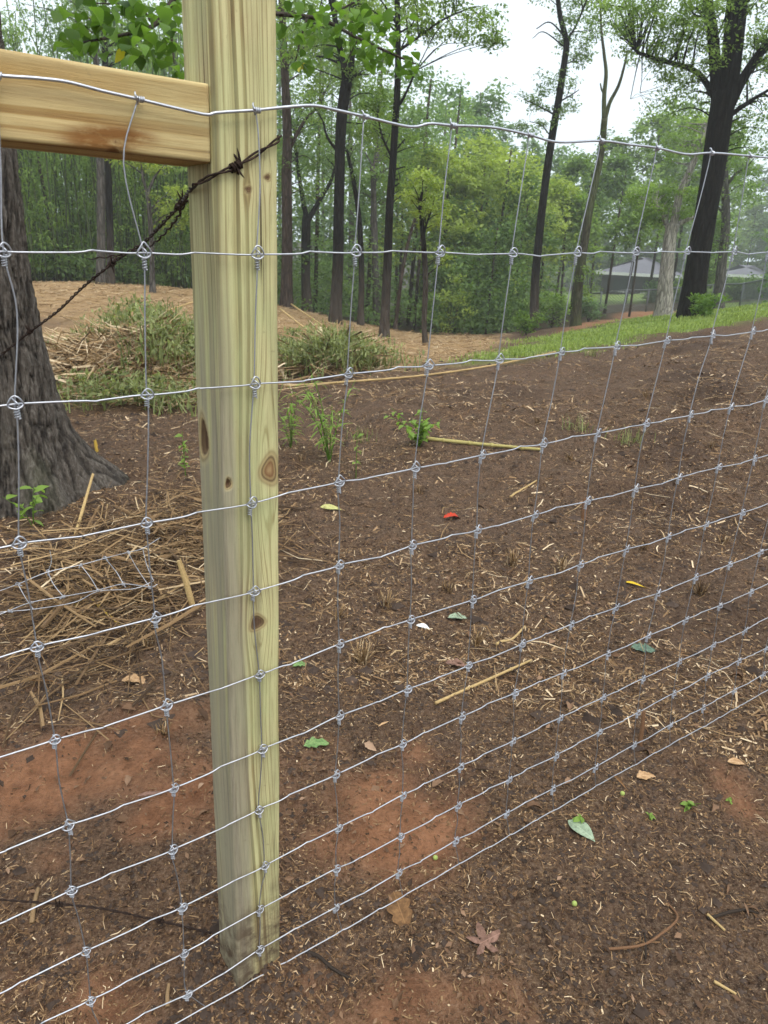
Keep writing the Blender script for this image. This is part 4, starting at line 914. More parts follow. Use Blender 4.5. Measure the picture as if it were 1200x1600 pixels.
# ------------------------------------------------------------------ houses, hedge, chain link fence beyond the grass
roof_m = simple_mat('grey_roof', (0.13, 0.125, 0.145, 1), 0.6, var=0.12, scale=2); wall_m = simple_mat('dark_siding', (0.022, 0.020, 0.024, 1), 0.8, var=0.2, scale=3)
trim_m = simple_mat('white_trim', (0.5, 0.5, 0.5, 1), 0.6, var=0.05); win_m = simple_mat('window_glass', (0.02, 0.025, 0.03, 1), 0.1, var=0.2)
def house(label, pxl, pxr, py_base, py_eave, py_ridge, d, depth, ridge_in, name='house'):
    a = at(pxl, py_base, d); b = at(pxr, py_base, d); ux = b - a; ux[2] = 0; W = np.linalg.norm(ux); ux /= W; uy = np.array([-ux[1], ux[0], 0])
    z0 = a[2] - 1.0; ze = at((pxl + pxr) / 2, py_eave, d)[2]; zr = at((pxl + pxr) / 2, py_ridge, d + depth / 2)[2]
    root = thing(name, np.array([a[0], a[1], z0]), label, 'house'); off = np.array(root.location)
    def P(x, y, z): return a * np.array([1, 1, 0]) + ux * x + uy * y + ZUP * z - off
    rot = np.stack([ux, uy, ZUP], 1)
    mb = MB(); mb.box(P(W / 2, depth / 2, (z0 + ze) / 2), (W, depth, ze - z0), rot); w = obj('wall', mb.mesh('wall', False), wall_m, root)
    e = 0.7; mb = MB()
    v = [P(-e, -e, ze), P(W + e, -e, ze), P(W + e, depth + e, ze), P(-e, depth + e, ze), P(ridge_in, depth / 2, zr), P(W - ridge_in, depth / 2, zr)]
    mb.add(v, [[0, 1, 5, 4], [2, 3, 4, 5], [3, 2, 1, 0]], [[1, 2, 5], [3, 0, 4]]); rf = obj('roof', mb.mesh('roof', False), roof_m, root)
    for (x0, y0, sx_, sy_) in ((W / 2, -e, W + 2 * e, 0.08), (-e, depth / 2, 0.08, depth + 2 * e)):
        mb = MB(); mb.box(P(x0, y0, ze - 0.02), (sx_, sy_, 0.30), rot); obj('fascia', mb.mesh('fascia', False), trim_m, rf)
    for fx in (0.25, 0.62):
        mb = MB(); mb.box(P(W * fx, -0.03, ze - 1.2), (1.5, 0.1, 1.3), rot); wi = obj('window', mb.mesh('window', False), win_m, root)
        mb = MB(); mb.box(P(W * fx, -0.06, ze - 1.88), (1.7, 0.16, 0.1), rot); obj('sill', mb.mesh('sill', False), trim_m, wi)
house('low dark-walled house with pale grey hipped roof beyond the trees', 938, 1062, 453, 429, 402, 88, 11, 4.5)
house('second pale grey roof rising above the hedge at the right', 1125, 1195, 448, 431, 414, 92, 10, 3.0)
hd = MB(); nh = 620; px_ = wr2.uniform(1010, 1330, nh); dd_ = wr2.uniform(60, 64, nh); C = []
for i in range(nh):
    b = at(px_[i], 470, dd_[i]); z0 = gz1(b[0], b[1]); top = at(px_[i], 433 if px_[i] > 1060 else 445, dd_[i])[2]; C.append([b[0], b[1], z0 + wr2.uniform(0.05, 1) * max(1.2, top - z0 - 0.3)])
clusters_to_leaves(hd, np.array(C), wr2.uniform(0.4, 0.8, nh), 44, 0.24, wr2, tint0=0.35, flat=0.8)
hb = at(1120, 470, 62); hr = thing('hedge', (hb[0], hb[1], gz1(hb[0], hb[1])), 'long dark clipped hedge behind the chain link fence', 'hedge')
me = hd.mesh('foliage', False); me.transform(Matrix.Translation(-hr.location)); obj('foliage', me, LF['dark'], hr)
cl = thing('chain_link_fence', ground(1040, 487), 'low grey chain link fence across the far edge of the grass', 'chain link fence'); off = np.array(cl.location)
steel = simple_mat('dull_steel', (0.16, 0.17, 0.18, 1), 0.6, 0.3, 0.15)
cpx = [(908, 48), (937, 46), (975, 46), (1010, 46), (1060, 45), (1110, 44), (1155, 43), (1205, 38), (1270, 36)]; base = []
for px, d in cpx:
    b = at(px, 480, d); base.append(np.array([b[0], b[1], gz1(b[0], b[1])]))
for b in base:
    mb = MB(); mb.tube([b - off - ZUP * 0.1, b - off + ZUP * 1.28], 0.05, 8); obj('post', mb.mesh('post'), steel, cl)
mb = MB(); mb.tube([b - off + ZUP * 1.22 for b in base], 0.04, 6); obj('top_rail', mb.mesh('top_rail'), steel, cl)
mb = MB()
for a, b in zip(base[:-1], base[1:]):
    L = np.linalg.norm(b - a); n = int(L / 0.16)
    for i in range(-8, n + 1):
        for s_ in (0, 8):
            p, q_ = (i + s_) / n, (i + 8 - s_) / n
            z1, z2 = 0.03, 1.2
            if p < 0: z1 += (0 - p) / (q_ - p) * 1.17; p = 0
            if q_ < 0: z2 += (0 - q_) / (p - q_) * -1.17; q_ = 0
            if p > 1: z1 += (p - 1) / (p - q_) * 1.17; p = 1
            if q_ > 1: z2 -= (q_ - 1) / (q_ - p) * 1.17; q_ = 1
            if abs(p - q_) < 1e-6: continue
            mb.tube([a + (b - a) * p - off + ZUP * z1, a + (b - a) * q_ - off + ZUP * z2], 0.010, 3, cap=False)
tag(obj('mesh', mb.mesh('mesh'), steel, cl), kind='stuff')
# driveway glimpsed through the woods
dv = MB(); x0 = at(770, 466, 84); x1 = at(830, 462, 84)
P4 = [at(760, 468, 82), at(835, 466, 82), at(835, 460, 90), at(760, 460, 90)]
for p in P4: p[2] = gz1(p[0], p[1]) + 0.06
dv.add(P4, [[0, 1, 2, 3]]); tag(obj('driveway', dv.mesh('driveway', False), simple_mat('pale_concrete', (0.42, 0.41, 0.39, 1), 0.8)), kind='structure')

# ------------------------------------------------------------------ bushes and weeds
def bush(name, label, px, py, d, w, h, n, leaf, seed, size=0.09, per=34, cat='bush'):
    r = np.random.default_rng(seed); b = at(px, py, d) if d else ground(px, py); b[2] = gz1(b[0], b[1])
    root = thing(name, b, label, cat); mb = MB(); st = MB()
    g = r.normal(0, 1, (n, 3)); g /= np.linalg.norm(g, axis=1)[:, None]; g *= r.uniform(0.3, 1, (n, 1)); c = np.stack([g[:, 0] * w / 2, g[:, 1] * w / 2, h * 0.5 + g[:, 2] * h / 2], -1)
    clusters_to_leaves(mb, c, 0.16 * (w + h) / 2 + 0.03, per, size, r, pitch=0.1)
    for e in c[::3]: st.tube(catmull([[0, 0, -0.02], [e[0] * .4, e[1] * .4, e[2] * .55], e], 3), np.linspace(0.010, 0.003, 7), 4, cap=False)
    obj('stems', st.mesh('stems'), bark_brown, root); obj('foliage', mb.mesh('foliage', False), LF[leaf], root)
bush('leafy_bush', 'light green bush growing at the foot of the large oak', 1098, 500, 16.8, 0.75, 0.55, 30, 'fresh', 31, 0.08)
bush('leafy_bush', 'small bright bush at the foot of the leaning tall tree', 822, 522, 22, 0.8, 0.7, 26, 'fresh', 32, 0.09)
bush('leafy_bush', 'broad green bush between the leaning tall tree and the dead-topped tree', 862, 508, 29, 1.8, 1.5, 50, 'mid', 33, 0.12)
bush('leafy_bush', 'pale green shrub at the edge of the shaded woods', 702, 520, 26, 1.6, 2.0, 40, 'yellow', 34, 0.12, per=20)
bush('leafy_bush', 'grey-green bush behind the dead-topped tree, near the chain link fence', 918, 505, 33, 1.3, 1.1, 34, 'blue', 35, 0.12)
blade_m = leaf_mat('grass_blade', (0.14, 0.20, 0.045, 1), (0.36, 0.43, 0.13, 1), 0.35, 0.6)
def blades(mb, x, y, h, w, r, lean=0.5, tint=0.5, tv=0.25, z=None):
    n = len(x); yaw = r.uniform(0, 2 * np.pi, n); ln = np.abs(r.normal(0, lean, n)); z = gz(x, y) if z is None else z
    dx, dy = np.cos(yaw), np.sin(yaw); px, py = -dy, dx
    b = np.stack([x, y, z - 0.005], -1); side = np.stack([px, py, np.zeros(n)], -1) * (w / 2)[:, None]
    mid = b + np.stack([dx * ln * h * .25, dy * ln * h * .25, h * .6], -1); tip = b + np.stack([dx * ln * h, dy * ln * h, h * (1.05 - 0.3 * np.minimum(ln, 1.5))], -1)
    v = np.stack([b - side, b + side, mid + side * .7, mid - side * .7, tip], 1).reshape(-1, 3); i = np.arange(n) * 5
    mb.add(v, np.stack([i, i + 1, i + 2, i + 3], -1), np.stack([i + 3, i + 2, i + 4], -1), tint=np.repeat(np.clip(tint + r.normal(0, tv, n), 0, 1), 5))
gr = np.random.default_rng(4); mb = MB(); n = 100000
d_ = np.exp(gr.uniform(math.log(8.5), math.log(48), n)); t_ = gr.uniform(0.05, 0.85, n); x_ = d_ * np.sin(t_); y_ = d_ * np.cos(t_)
k_ = (dist_poly(x_, y_, grass_poly) + 0.45 * fbm(xy3(x_ * 0.9, y_ * 0.9), 3, 31) + gr.normal(0, 0.25, n) > 0.05) & (fbm(xy3(x_ * 1.3, y_ * 1.3), 3, 91) > -0.75)
x_, y_, d_ = x_[k_], y_[k_], d_[k_]
blades(mb, x_, y_, gr.uniform(0.02, 0.065, len(x_)) * (1 + 0.015 * d_), 0.006 + 0.0011 * d_, gr, 0.6, 0.55)
tag(obj('grass', mb.mesh('grass', False), blade_m), 'short bright green grass on the rise beyond the bare soil', 'grass', kind='stuff')

# ------------------------------------------------------------------ dry brush heaps, straw, canes
straw_m = Mat('dry_straw'); c = straw_m.ramp(straw_m.attr('tint'), [(0.0, (0.055, 0.034, 0.020)), (0.35, (0.19, 0.115, 0.056)), (0.7, (0.36, 0.24, 0.12)), (1.0, (0.66, 0.52, 0.34))])
straw_m.color(c); straw_m.rough(0.7); straw_m = straw_m.m
def strips(mb, c, L, W, r, pitch=0.0, ps=0.25, yaw=None, bend=0.12, tint=0.55, tv=0.25, thick=False):
    """dry strips and stalks: four-sided, slightly bent"""
    n = len(c); yaw = r.uniform(0, 2 * np.pi, n) if yaw is None else yaw; p = r.normal(pitch, ps, n)
    d = np.stack([np.cos(yaw) * np.cos(p), np.sin(yaw) * np.cos(p), np.sin(p)], -1); s = np.stack([-np.sin(yaw), np.cos(yaw), r.normal(0, 0.4, n)], -1)
    up = np.cross(d, s); bn = (r.normal(0, bend, n) * L)[:, None] * (up * 0.6 + s * 0.8); h = (L / 2)[:, None] * d; sw = s * (W / 2)[:, None]; uw = up * (W * 0.3)[:, None]
    A, B, C_ = c - h - bn * 0.5, c + bn * 0.5, c + h - bn * 0.5
    v = np.stack([A - sw, A + uw, A + sw, B - sw, B + uw, B + sw, C_ - sw * .6, C_ + uw * .6, C_ + sw * .6], 1).reshape(-1, 3); i = (np.arange(n) * 9)[:, None]
    q = np.concatenate([i + np.array([[0, 1, 4, 3]]), i + np.array([[1, 2, 5, 4]]), i + np.array([[3, 4, 7, 6]]), i + np.array([[4, 5, 8, 7]])])
    mb.add(v, q, tint=np.repeat(np.clip(tint + r.normal(0, tv, n), 0, 1), 9))
def heap(name, label, px0, px1, d, depth, h, n, Lr, Wr, seed, tint=0.55, cat='brush heap', ps=0.3):
    r = np.random.default_rng(seed); a = at(px0, 560, d); b = at(px1, 560, d); c0 = (a + b) / 2; c0[2] = gz1(c0[0], c0[1]); ux = b - a; ux[2] = 0; W = np.linalg.norm(ux); ux /= W; uy = np.array([-ux[1], ux[0], 0])
    root = thing(name, c0, label, cat); mb = MB()
    s, t = np.clip(r.normal(0, 0.42, n), -1.1, 1.1), np.clip(r.normal(0, 0.42, n), -1.1, 1.1); e = np.clip(1 - s * s - t * t, 0, 1) ** 0.7
    P = c0 + ux * (s * W / 2)[:, None] + uy * (t * depth / 2)[:, None]; lump = 0.75 + 0.45 * fbm(xy3(P[:, 0] * 1.8, P[:, 1] * 1.8), 2, seed)
    P[:, 2] = gz(P[:, 0], P[:, 1]) + h * e * lump * r.uniform(0.55, 1.0, n) + 0.01
    strips(mb, P - c0, r.uniform(*Lr, n), r.uniform(*Wr, n), r, -0.05, ps, tint=tint)
    k = n // 9; strips(mb, (P - c0)[:k] + np.array([0, 0, 0.015]), r.uniform(Lr[0] * 1.5, Lr[1] * 1.25, k), r.uniform(Wr[1], Wr[1] * 2.4, k), r, -0.03, ps * 0.9, tint=tint + 0.02, bend=0.05)
    tag(obj('straw', mb.mesh('straw', False), straw_m, root), kind='stuff'); return root
heap('brush_heap', 'heap of dry cut bamboo and straw between the trunk and the post', 10, 420, 7.5, 2.3, 0.36, 5000, (0.12, 0.8), (0.004, 0.012), 41, 0.62, ps=0.3)
heap('brush_heap', 'low scatter of dry stalks under the weeds right of the post', 425, 600, 8.6, 1.6, 0.25, 1100, (0.2, 0.9), (0.006, 0.016), 42)
heap('straw_heap', 'loose straw and bamboo strips piled against the furrowed trunk', -90, 290, 2.9, 1.7, 0.05, 900, (0.04, 0.42), (0.0015, 0.0055), 43, 0.28, ps=0.09)
heap('straw_heap', 'thin layer of dry straw beside the post, left of it', 120, 470, 3.35, 1.5, 0.035, 900, (0.04, 0.34), (0.002, 0.006), 44, 0.28, ps=0.09)
weed_m = leaf_mat('weed_leaf', (0.085, 0.105, 0.035, 1), (0.34, 0.37, 0.16, 1), 0.4, 0.5)
wd = np.random.default_rng(6)
def weed_patch(label, px0, px1, d, depth, zo, h, n, seed, lean=0.55, tint=0.5):
    r = np.random.default_rng(seed); a = at(px0, 520, d); b = at(px1, 520, d); ux = b - a; W = math.hypot(ux[0], ux[1]); ux = ux / W; ux[2] = 0; uy = np.array([-ux[1], ux[0], 0]); c0 = (a + b) / 2
    s, t = np.clip(r.normal(0, 0.45, n), -1.4, 1.4), np.clip(r.normal(0, 0.5, n), -1.4, 1.4); P = c0 + ux * (s * W / 2)[:, None] + uy * (t * depth / 2)[:, None]; k = fbm(xy3(P[:, 0] * 2.0, P[:, 1] * 2.0), 3, seed) > -0.25; P = P[k]; s = s[k]; t = t[k]
    z = gz(P[:, 0], P[:, 1]) + zo * np.clip(1 - s * s, 0, 1) * r.uniform(0.3, 1, len(P)); mb = MB()
    n3 = len(P); lo = n3 // 2
    blades(mb, P[:lo, 0], P[:lo, 1], r.uniform(0.3, 1.15, lo) * h, r.uniform(0.007, 0.018, lo), r, lean, tint, 0.3, z[:lo])
    c = P[lo:].copy(); c[:, 2] = z[lo:] + r.uniform(0.1, 0.9, n3 - lo) * h * 0.8
    clusters_to_leaves(mb, c, 0.07, 5, 0.065, r, tint0=tint - 0.05, flat=0.8, pitch=0.2, spread=0.7, aspect=0.4)
    tag(obj('weeds', mb.mesh('weeds', False), weed_m), label, 'weeds', kind='stuff')
weed_patch('grey-green weeds growing along the top of the brush heap', 95, 370, 8.0, 2.0, 0.40, 0.34, 6500, 51, 0.85)
weed_patch('green weeds at the near foot of the brush heap', 70, 340, 6.5, 1.5, 0.03, 0.24, 900, 52, 0.9)
weed_patch('clump of green weeds and tall grass behind the post', 420, 610, 8.7, 2.2, 0.16, 0.34, 3400, 53, 0.9)

# ------------------------------------------------------------------ litter on the bare soil
cr = np.random.default_rng(12)
def soil_points(n, dmin, dmax, tmax=0.95):
    d = np.exp(cr.uniform(math.log(dmin), math.log(dmax), n)); t = cr.uniform(-tmax, tmax, n); return d * np.sin(t), d * np.cos(t), d
def chips(n, Lr, Wr, dmax, tint, tv, seed_pow=2.0, clay_keep=0.22, bent=False):
    x, y, d = soil_points(n, 2.0 if seed_pow >= 3.0 else 0.75, dmax); g_, s_, r_, c_, f_ = masks(x, y)
    pat = fbm(xy3(x * 1.1, y * 1.1), 3, 71); patch = 0.28 + 0.72 * smooth(-0.45, 0.5, pat + 0.35 * fbm(xy3(x * 5, y * 5), 2, 73))
    k = (cr.uniform(0, 1, n) < patch * (1 - (1 - clay_keep) * c_)) & (g_ < 0.4); x, y, d = x[k], y[k], d[k]; n = len(x)
    sc = 1 + 0.22 * np.maximum(d - 1.3, 0); L = (Lr[0] + (Lr[1] - Lr[0]) * cr.uniform(0, 1, n) ** seed_pow) * sc; W = cr.uniform(*Wr, n) * sc
    yaw = cr.uniform(0, 2 * np.pi, n); p = cr.normal(0, 0.22, n); z = gz(x, y)
    dv = np.stack([np.cos(yaw) * np.cos(p), np.sin(yaw) * np.cos(p), np.sin(p)], -1); sv = np.stack([-np.sin(yaw), np.cos(yaw), cr.normal(0, 0.3, n)], -1)
    c = np.stack([x, y, z + 0.0015 + 0.5 * np.abs(np.sin(p)) * L * 0.6], -1); a = (L / 2)[:, None] * dv; w = (W / 2)[:, None] * sv; tn = np.clip(tint + cr.normal(0, tv, n), 0, 1)
    if not bent:
        k1 = cr.uniform(0.3, 1, (n, 1)); v = np.stack([c - a - w, c - a + w * k1, c + a + w, c + a - w * (1.3 - k1)], 1).reshape(-1, 3); return v, np.arange(n * 4).reshape(n, 4), np.repeat(tn, 4)
    bn = sv * (cr.normal(0, 0.16, n) * L)[:, None]; bn[:, 2] += 0.04 * L
    v = np.stack([c - a - w, c - a + w * .6, c + bn + w, c + bn - w, c + a + w * .5, c + a - w * .4], 1).reshape(-1, 3); i = np.arange(n) * 6
    q = np.concatenate([np.stack([i, i + 1, i + 2, i + 3], -1), np.stack([i + 3, i + 2, i + 4, i + 5], -1)])
    return v, q, np.repeat(tn, 6)
mulch_m = Mat('mulch_chip'); mulch_m.color(mulch_m.ramp(mulch_m.attr('tint'), [(0.0, (0.040, 0.023, 0.013)), (0.35, (0.150, 0.084, 0.042)), (0.7, (0.31, 0.195, 0.10)), (1.0, (0.62, 0.47, 0.30))])); mulch_m.rough(0.75); mulch_m = mulch_m.m
mb = MB()
for a in ((84000, (0.005, 0.022), (0.0012, 0.0028), 9, 0.37, 0.24), (60000, (0.003, 0.011), (0.0022, 0.0055), 9, 0.32, 0.26), (66000, (0.006, 0.026), (0.0013, 0.0032), 10, 0.50, 0.28, 3.0), (26000, (0.010, 0.045), (0.0028, 0.0065), 8, 0.45, 0.28, 3.02), (12000, (0.008, 0.034), (0.0010, 0.0022), 9, 0.48, 0.28, 2.0, 0.35, True)):
    v, q, t = chips(*a); mb.add(v, q, tint=t)
tag(obj('wood_chips', mb.mesh('wood_chips', False), mulch_m), 'shredded wood chips and straw fibres strewn over the bare soil', 'wood chips', kind='stuff')
mb = MB(); v, q, t = chips(5200, (0.02, 0.13), (0.0014, 0.0040), 10, 0.50, 0.27, 3.01, 0.3, True); mb.add(v, q, tint=t)
tag(obj('straw_litter', mb.mesh('straw_litter', False), straw_m), 'longer straw and stalk pieces scattered over the soil', 'straw', kind='stuff')
n = 16000; d_ = np.exp(cr.uniform(math.log(7), math.log(27), n)); t_ = cr.uniform(-0.75, 0.3, n); x_, y_ = d_ * np.sin(t_), d_ * np.cos(t_); k_ = masks(x_, y_)[1] > cr.uniform(0.2, 0.9, n); x_, y_, d_ = x_[k_], y_[k_], d_[k_]; n = len(x_)
mb = MB(); strips(mb, np.stack([x_, y_, gz(x_, y_) + 0.02], -1), cr.uniform(0.08, 0.35, n), 0.003 + 0.0006 * d_, cr, 0.0, 0.12, tint=0.58, tv=0.16)
tag(obj('straw_mulch', mb.mesh('straw_mulch', False), straw_m), 'tan straw mulch covering the bank below the woods', 'straw', kind='stuff')
# dark crumbs of soil
clod_m = simple_mat('soil_crumb', (0.055, 0.038, 0.029, 1), 0.9, var=0.5, scale=25); n = 16000
x, y, d = soil_points(n, 0.75, 6); k_ = masks(x, y)[3] < 0.3; x, y, d = x[k_], y[k_], d[k_]; n = len(x); rr_ = cr.uniform(0.002, 0.007, n) * (1 + 0.15 * d); rr_ *= 1 + 1.2 * (cr.uniform(0, 1, n) > 0.97); z = gz(x, y)
o8 = np.array([[1, 0, 0], [-1, 0, 0], [0, 1, 0], [0, -1, 0], [0, 0, 0.7], [0, 0, -0.7]]); v = (np.stack([x, y, z], -1)[:, None] + o8[None] * rr_[:, None, None] * cr.uniform(0.6, 1.3, (n, 6, 1))).reshape(-1, 3)
t8 = np.array([[0, 2, 4], [2, 1, 4], [1, 3, 4], [3, 0, 4]]); mb = MB(); mb.add(v, None, (np.arange(n)[:, None, None] * 6 + t8[None]).reshape(-1, 3))
tag(obj('soil_crumbs', mb.mesh('soil_crumbs'), clod_m), 'small dark crumbs of earth over the soil', 'soil crumbs', kind='stuff')

n = 900; x, y, d = soil_points(n, 1.9, 9); k_ = (masks(x, y)[0] < 0.2) & (fbm(xy3(x * 1.2, y * 1.2), 3, 86) > -0.2); x, y, d = x[k_], y[k_], d[k_]; n = len(x); rr_ = cr.uniform(0.008, 0.024, n) * (1 + 0.06 * d); z = gz(x, y)
v = (np.stack([x, y, z - rr_ * 0.1], -1)[:, None] + o8[None] * rr_[:, None, None] * cr.uniform(0.5, 1.5, (n, 6, 1)) * np.array([1.3, 1.3, 0.9])).reshape(-1, 3); mb = MB(); mb.add(v, None, (np.arange(n)[:, None, None] * 6 + t8[None]).reshape(-1, 3))
tag(obj('earth_clods', mb.mesh('earth_clods', False), clod_m), 'dark lumps of earth scattered over the bare soil beyond the fence', 'clods', kind='stuff')
n = 420; a_p = cr.uniform(0, 6.283, n); r_p = np.abs(cr.normal(0.085, 0.035, n)); x = PST[0] - 0.03 + r_p * np.cos(a_p); y = PST[1] + 0.045 + r_p * np.sin(a_p); rr_ = cr.uniform(0.003, 0.010, n); z = gz(x, y)
v = (np.stack([x, y, z], -1)[:, None] + o8[None] * rr_[:, None, None] * cr.uniform(0.6, 1.3, (n, 6, 1))).reshape(-1, 3); mb = MB(); mb.add(v, None, (np.arange(n)[:, None, None] * 6 + t8[None]).reshape(-1, 3))
tag(obj('packed_clods', mb.mesh('packed_clods'), clod_m), 'clods of earth packed round the foot of the post', 'clods', kind='stuff')
# small broken brown leaves
litter_m = Mat('leaf_litter'); litter_m.color(litter_m.ramp(litter_m.attr('tint'), [(0.0, (0.045, 0.026, 0.016)), (0.4, (0.13, 0.072, 0.04)), (0.75, (0.25, 0.15, 0.09)), (1.0, (0.40, 0.27, 0.18))])); litter_m.rough(0.6); litter_m = litter_m.m
n = 7000; x, y, d = soil_points(n, 0.8, 9); k_ = (fbm(xy3(x * 1.4, y * 1.4), 3, 83) + 0.9 * np.exp(-((x + 1.2) ** 2 + (y - 2.9) ** 2) / 0.9) > cr.uniform(-0.5, 0.9, n)) & (masks(x, y)[0] < 0.3); x, y, d = x[k_], y[k_], d[k_]
mb = MB(); v, q = leaf_quads(np.stack([x, y, gz(x, y) + 0.006], -1), cr.uniform(0.008, 0.020, len(x)) * (1 + 0.08 * d), cr, pitch=0.05, spread=0.35, aspect=0.5); mb.add(v, q, tint=np.repeat(np.clip(cr.normal(0.30, 0.25, len(x)), 0, 1), 4))
tag(obj('leaf_litter', mb.mesh('leaf_litter', False), litter_m), 'small broken brown leaves mixed into the soil litter', 'leaf litter', kind='stuff')

n = 280; x, y, d = soil_points(n, 1.45, 7.5); k_ = masks(x, y)[0] < 0.2; x, y = x[k_], y[k_]; mb = MB(); z = gz(x, y)
for i in range(len(x)):
    v, q = leaf_shape(['torn', 'ovate', 'oak', 'narrow'][i % 4], cr.uniform(0.02, 0.045), cr.uniform(0.3, 1.0), cr.uniform(0.2, 0.9), 9, i); ya, tl, rl = cr.uniform(0, 6.28), cr.normal(0, 0.3), cr.normal(0, 0.3)
    R_ = np.array(Matrix.Rotation(ya, 3, 'Z') @ Matrix.Rotation(tl, 3, 'Y') @ Matrix.Rotation(rl, 3, 'X')); mb.add(v @ R_.T + np.array([x[i], y[i], z[i] + 0.006]), q, tint=np.clip(cr.normal(0.5, 0.25), 0, 1))
tag(obj('dead_leaves', mb.mesh('dead_leaves'), litter_m), 'dull curled dead leaves lying about among the chips', 'leaf litter', kind='stuff')

# canes, sticks and stubs: one object each
cane_m = simple_mat('dry_cane', (0.42, 0.29, 0.13, 1), 0.5, var=0.35, scale=30); cane_g = simple_mat('greenish_cane', (0.36, 0.30, 0.11, 1), 0.5, var=0.35, scale=24)
stick_m = simple_mat('brown_stick', (0.16, 0.085, 0.045, 1), 0.8, var=0.4, scale=60); dark_m = simple_mat('dark_stick', (0.035, 0.026, 0.020, 1), 0.8, var=0.4, scale=60); dull_m = simple_mat('dull_stick', (0.24, 0.155, 0.08, 1), 0.8, var=0.5, scale=70); yel_m = simple_mat('yellow_stick', (0.46, 0.30, 0.055, 1), 0.6, var=0.3, scale=60)
def cane(name, label, pts, r, mat, cat='cane', lift=0.0, nodes=0, ends=None):
    P = np.array([ground(*p[:2]) for p in pts])
    for i, p in enumerate(pts): P[i, 2] += r * 0.9 + lift + (p[2] if len(p) > 2 else 0)
    pp = catmull(P, 10) if len(P) > 2 else np.array([P[0] + (P[1] - P[0]) * t for t in np.linspace(0, 1, 14)])
    low = gz(pp[:, 0], pp[:, 1]) + r * 0.5
    if nodes: pp[:, 2] += max(0.0, float((low - pp[:, 2]).max()) * 0.55)
    else: pp[:, 2] = np.maximum(pp[:, 2], low)
    rad = np.linspace(r * 1.1, r * 0.8, len(pp)); root = thing(name, P[0], label, cat); mb = MB(); mb.tube(pp - P[0], rad, 8); obj('culm' if nodes else 'shaft', mb.mesh('culm'), mat, root)
    for k in range(nodes):
        i = int((k + 0.7) / nodes * (len(pp) - 2)); t_ = pp[i + 1] - pp[i]; t_ /= np.linalg.norm(t_); mb = MB(); mb.tube([pp[i] - P[0] - t_ * r, pp[i] - P[0], pp[i] - P[0] + t_ * r], [r * 1.05, r * 1.3, r * 1.05], 8); obj('node', mb.mesh('node'), mat, root)
    return root
cane('bamboo_cane', 'very long thin bamboo cane lying along the edge of the bare soil', [(445, 607), (560, 599), (660, 590), (770, 574), (868, 553)], 0.011, cane_m, nodes=9)
cane('bamboo_cane', 'greenish bamboo cane lying beside the small bushy weed', [(668, 689), (750, 697), (845, 706)], 0.012, cane_g, nodes=4)
cane('bamboo_cane', 'split tan cane lying aslant near the pink-brown leaf', [(680, 1104), (830, 1036)], 0.0050, cane_m, nodes=2)
cane('bamboo_cane', 'pale cane sloping down over the dry stalks behind the post', [(455, 503, 0.35), (520, 545, 0.2), (586, 580)], 0.014, cane_m, nodes=4)
cane('bamboo_cane', 'dry cane leaning out of the weeds close to the right edge of the post', [(438, 520, 0.35), (490, 548, 0.2), (530, 560, 0.05)], 0.013, cane_m, nodes=3)
cane('bamboo_cane', 'pale cane lying across the top of the brush heap', [(255, 525, 0.3), (310, 515, 0.4)], 0.012, cane_m, nodes=2)
cane('stick', 'short pale stick standing against the roots of the furrowed trunk', [(118, 838), (135, 800, 0.05), (150, 790, 0.16)], 0.008, cane_m, 'stick')
cane('stick', 'bent yellow and brown stick on the soil by the fallen mesh', [(112, 952), (140, 949, 0.03), (165, 966, 0.02), (188, 980)], 0.006, yel_m, 'stick')
cane('stick', 'thin pale stick lying loose at mid distance in the bare soil', [(797, 778), (838, 752)], 0.006, cane_m, 'stick')
cane('stick', 'dark rotten stick in the soil at the foot of the post', [(478, 1488), (500, 1498), (515, 1512), (545, 1530)], 0.0038, dark_m, 'stick')
cane('stick', 'flat pale chip of wood lying upright under the lowest wires at left', [(50, 1445), (54, 1420, 0.006), (60, 1390)], 0.005, dull_m, 'stick')
cane('stick', 'short orange stick poking up near the bottom edge left of the post', [(262, 1575), (262, 1558, 0.004), (264, 1540)], 0.004, dull_m, 'stick')
cane('stick', 'dark twig curving over the soil near the right edge', [(1105, 1437), (1150, 1425), (1185, 1428)], 0.0035, dark_m, 'stick')
cane('stick', 'light straw stalk lying beside the dark twig', [(1105, 1430), (1132, 1455)], 0.003, cane_m, 'stick')
cane('stick', 'crooked tan root piece lying left of the split cane', [(775, 1008), (800, 1000), (820, 980)], 0.005, cane_m, 'stick')
cane('stick', 'long pale stalk at the foot of the picture, right of the twig', [(1115, 1535), (1150, 1555)], 0.003, cane_m, 'stick')
tw = cane('forked_twig', 'forked reddish twig lying alone on the soil in the lower right', [(945, 1485), (1000, 1484, 0.01), (1030, 1468, 0.012), (1057, 1440, 0.008), (1043, 1412)], 0.0028, stick_m, 'twig')
mb = MB(); a = ground(1005, 1465); b = ground(1008, 1502); mb.tube([a - np.array(tw.location) + ZUP * 0.012, (a + b) / 2 - np.array(tw.location) + ZUP * 0.02, b - np.array(tw.location) + ZUP * 0.006], 0.002, 6); obj('fork', mb.mesh('fork'), dark_m, tw)
def stub(label, px, py, tx, ty, r, mat, name='cane_stub', cat='cane stub', back=0.02):
    a = ground(px, py); d = math.hypot(a[0], a[1]); b = at(tx, ty, d + back); root = thing(name, a, label, cat); mb = MB()
    pp = np.array([a - ZUP * 0.03, a + (b - a) * 0.5, b]) - a; mb.tube(pp, [r * 1.2, r, r * 0.75], 9); mb.tube(np.array([pp[1] + [r * .8, 0, 0], pp[2] + [r * .6, 0, 0.012]]), [r * 0.5, r * 0.12], 5); obj('stalk', mb.mesh('stalk', False), mat, root)
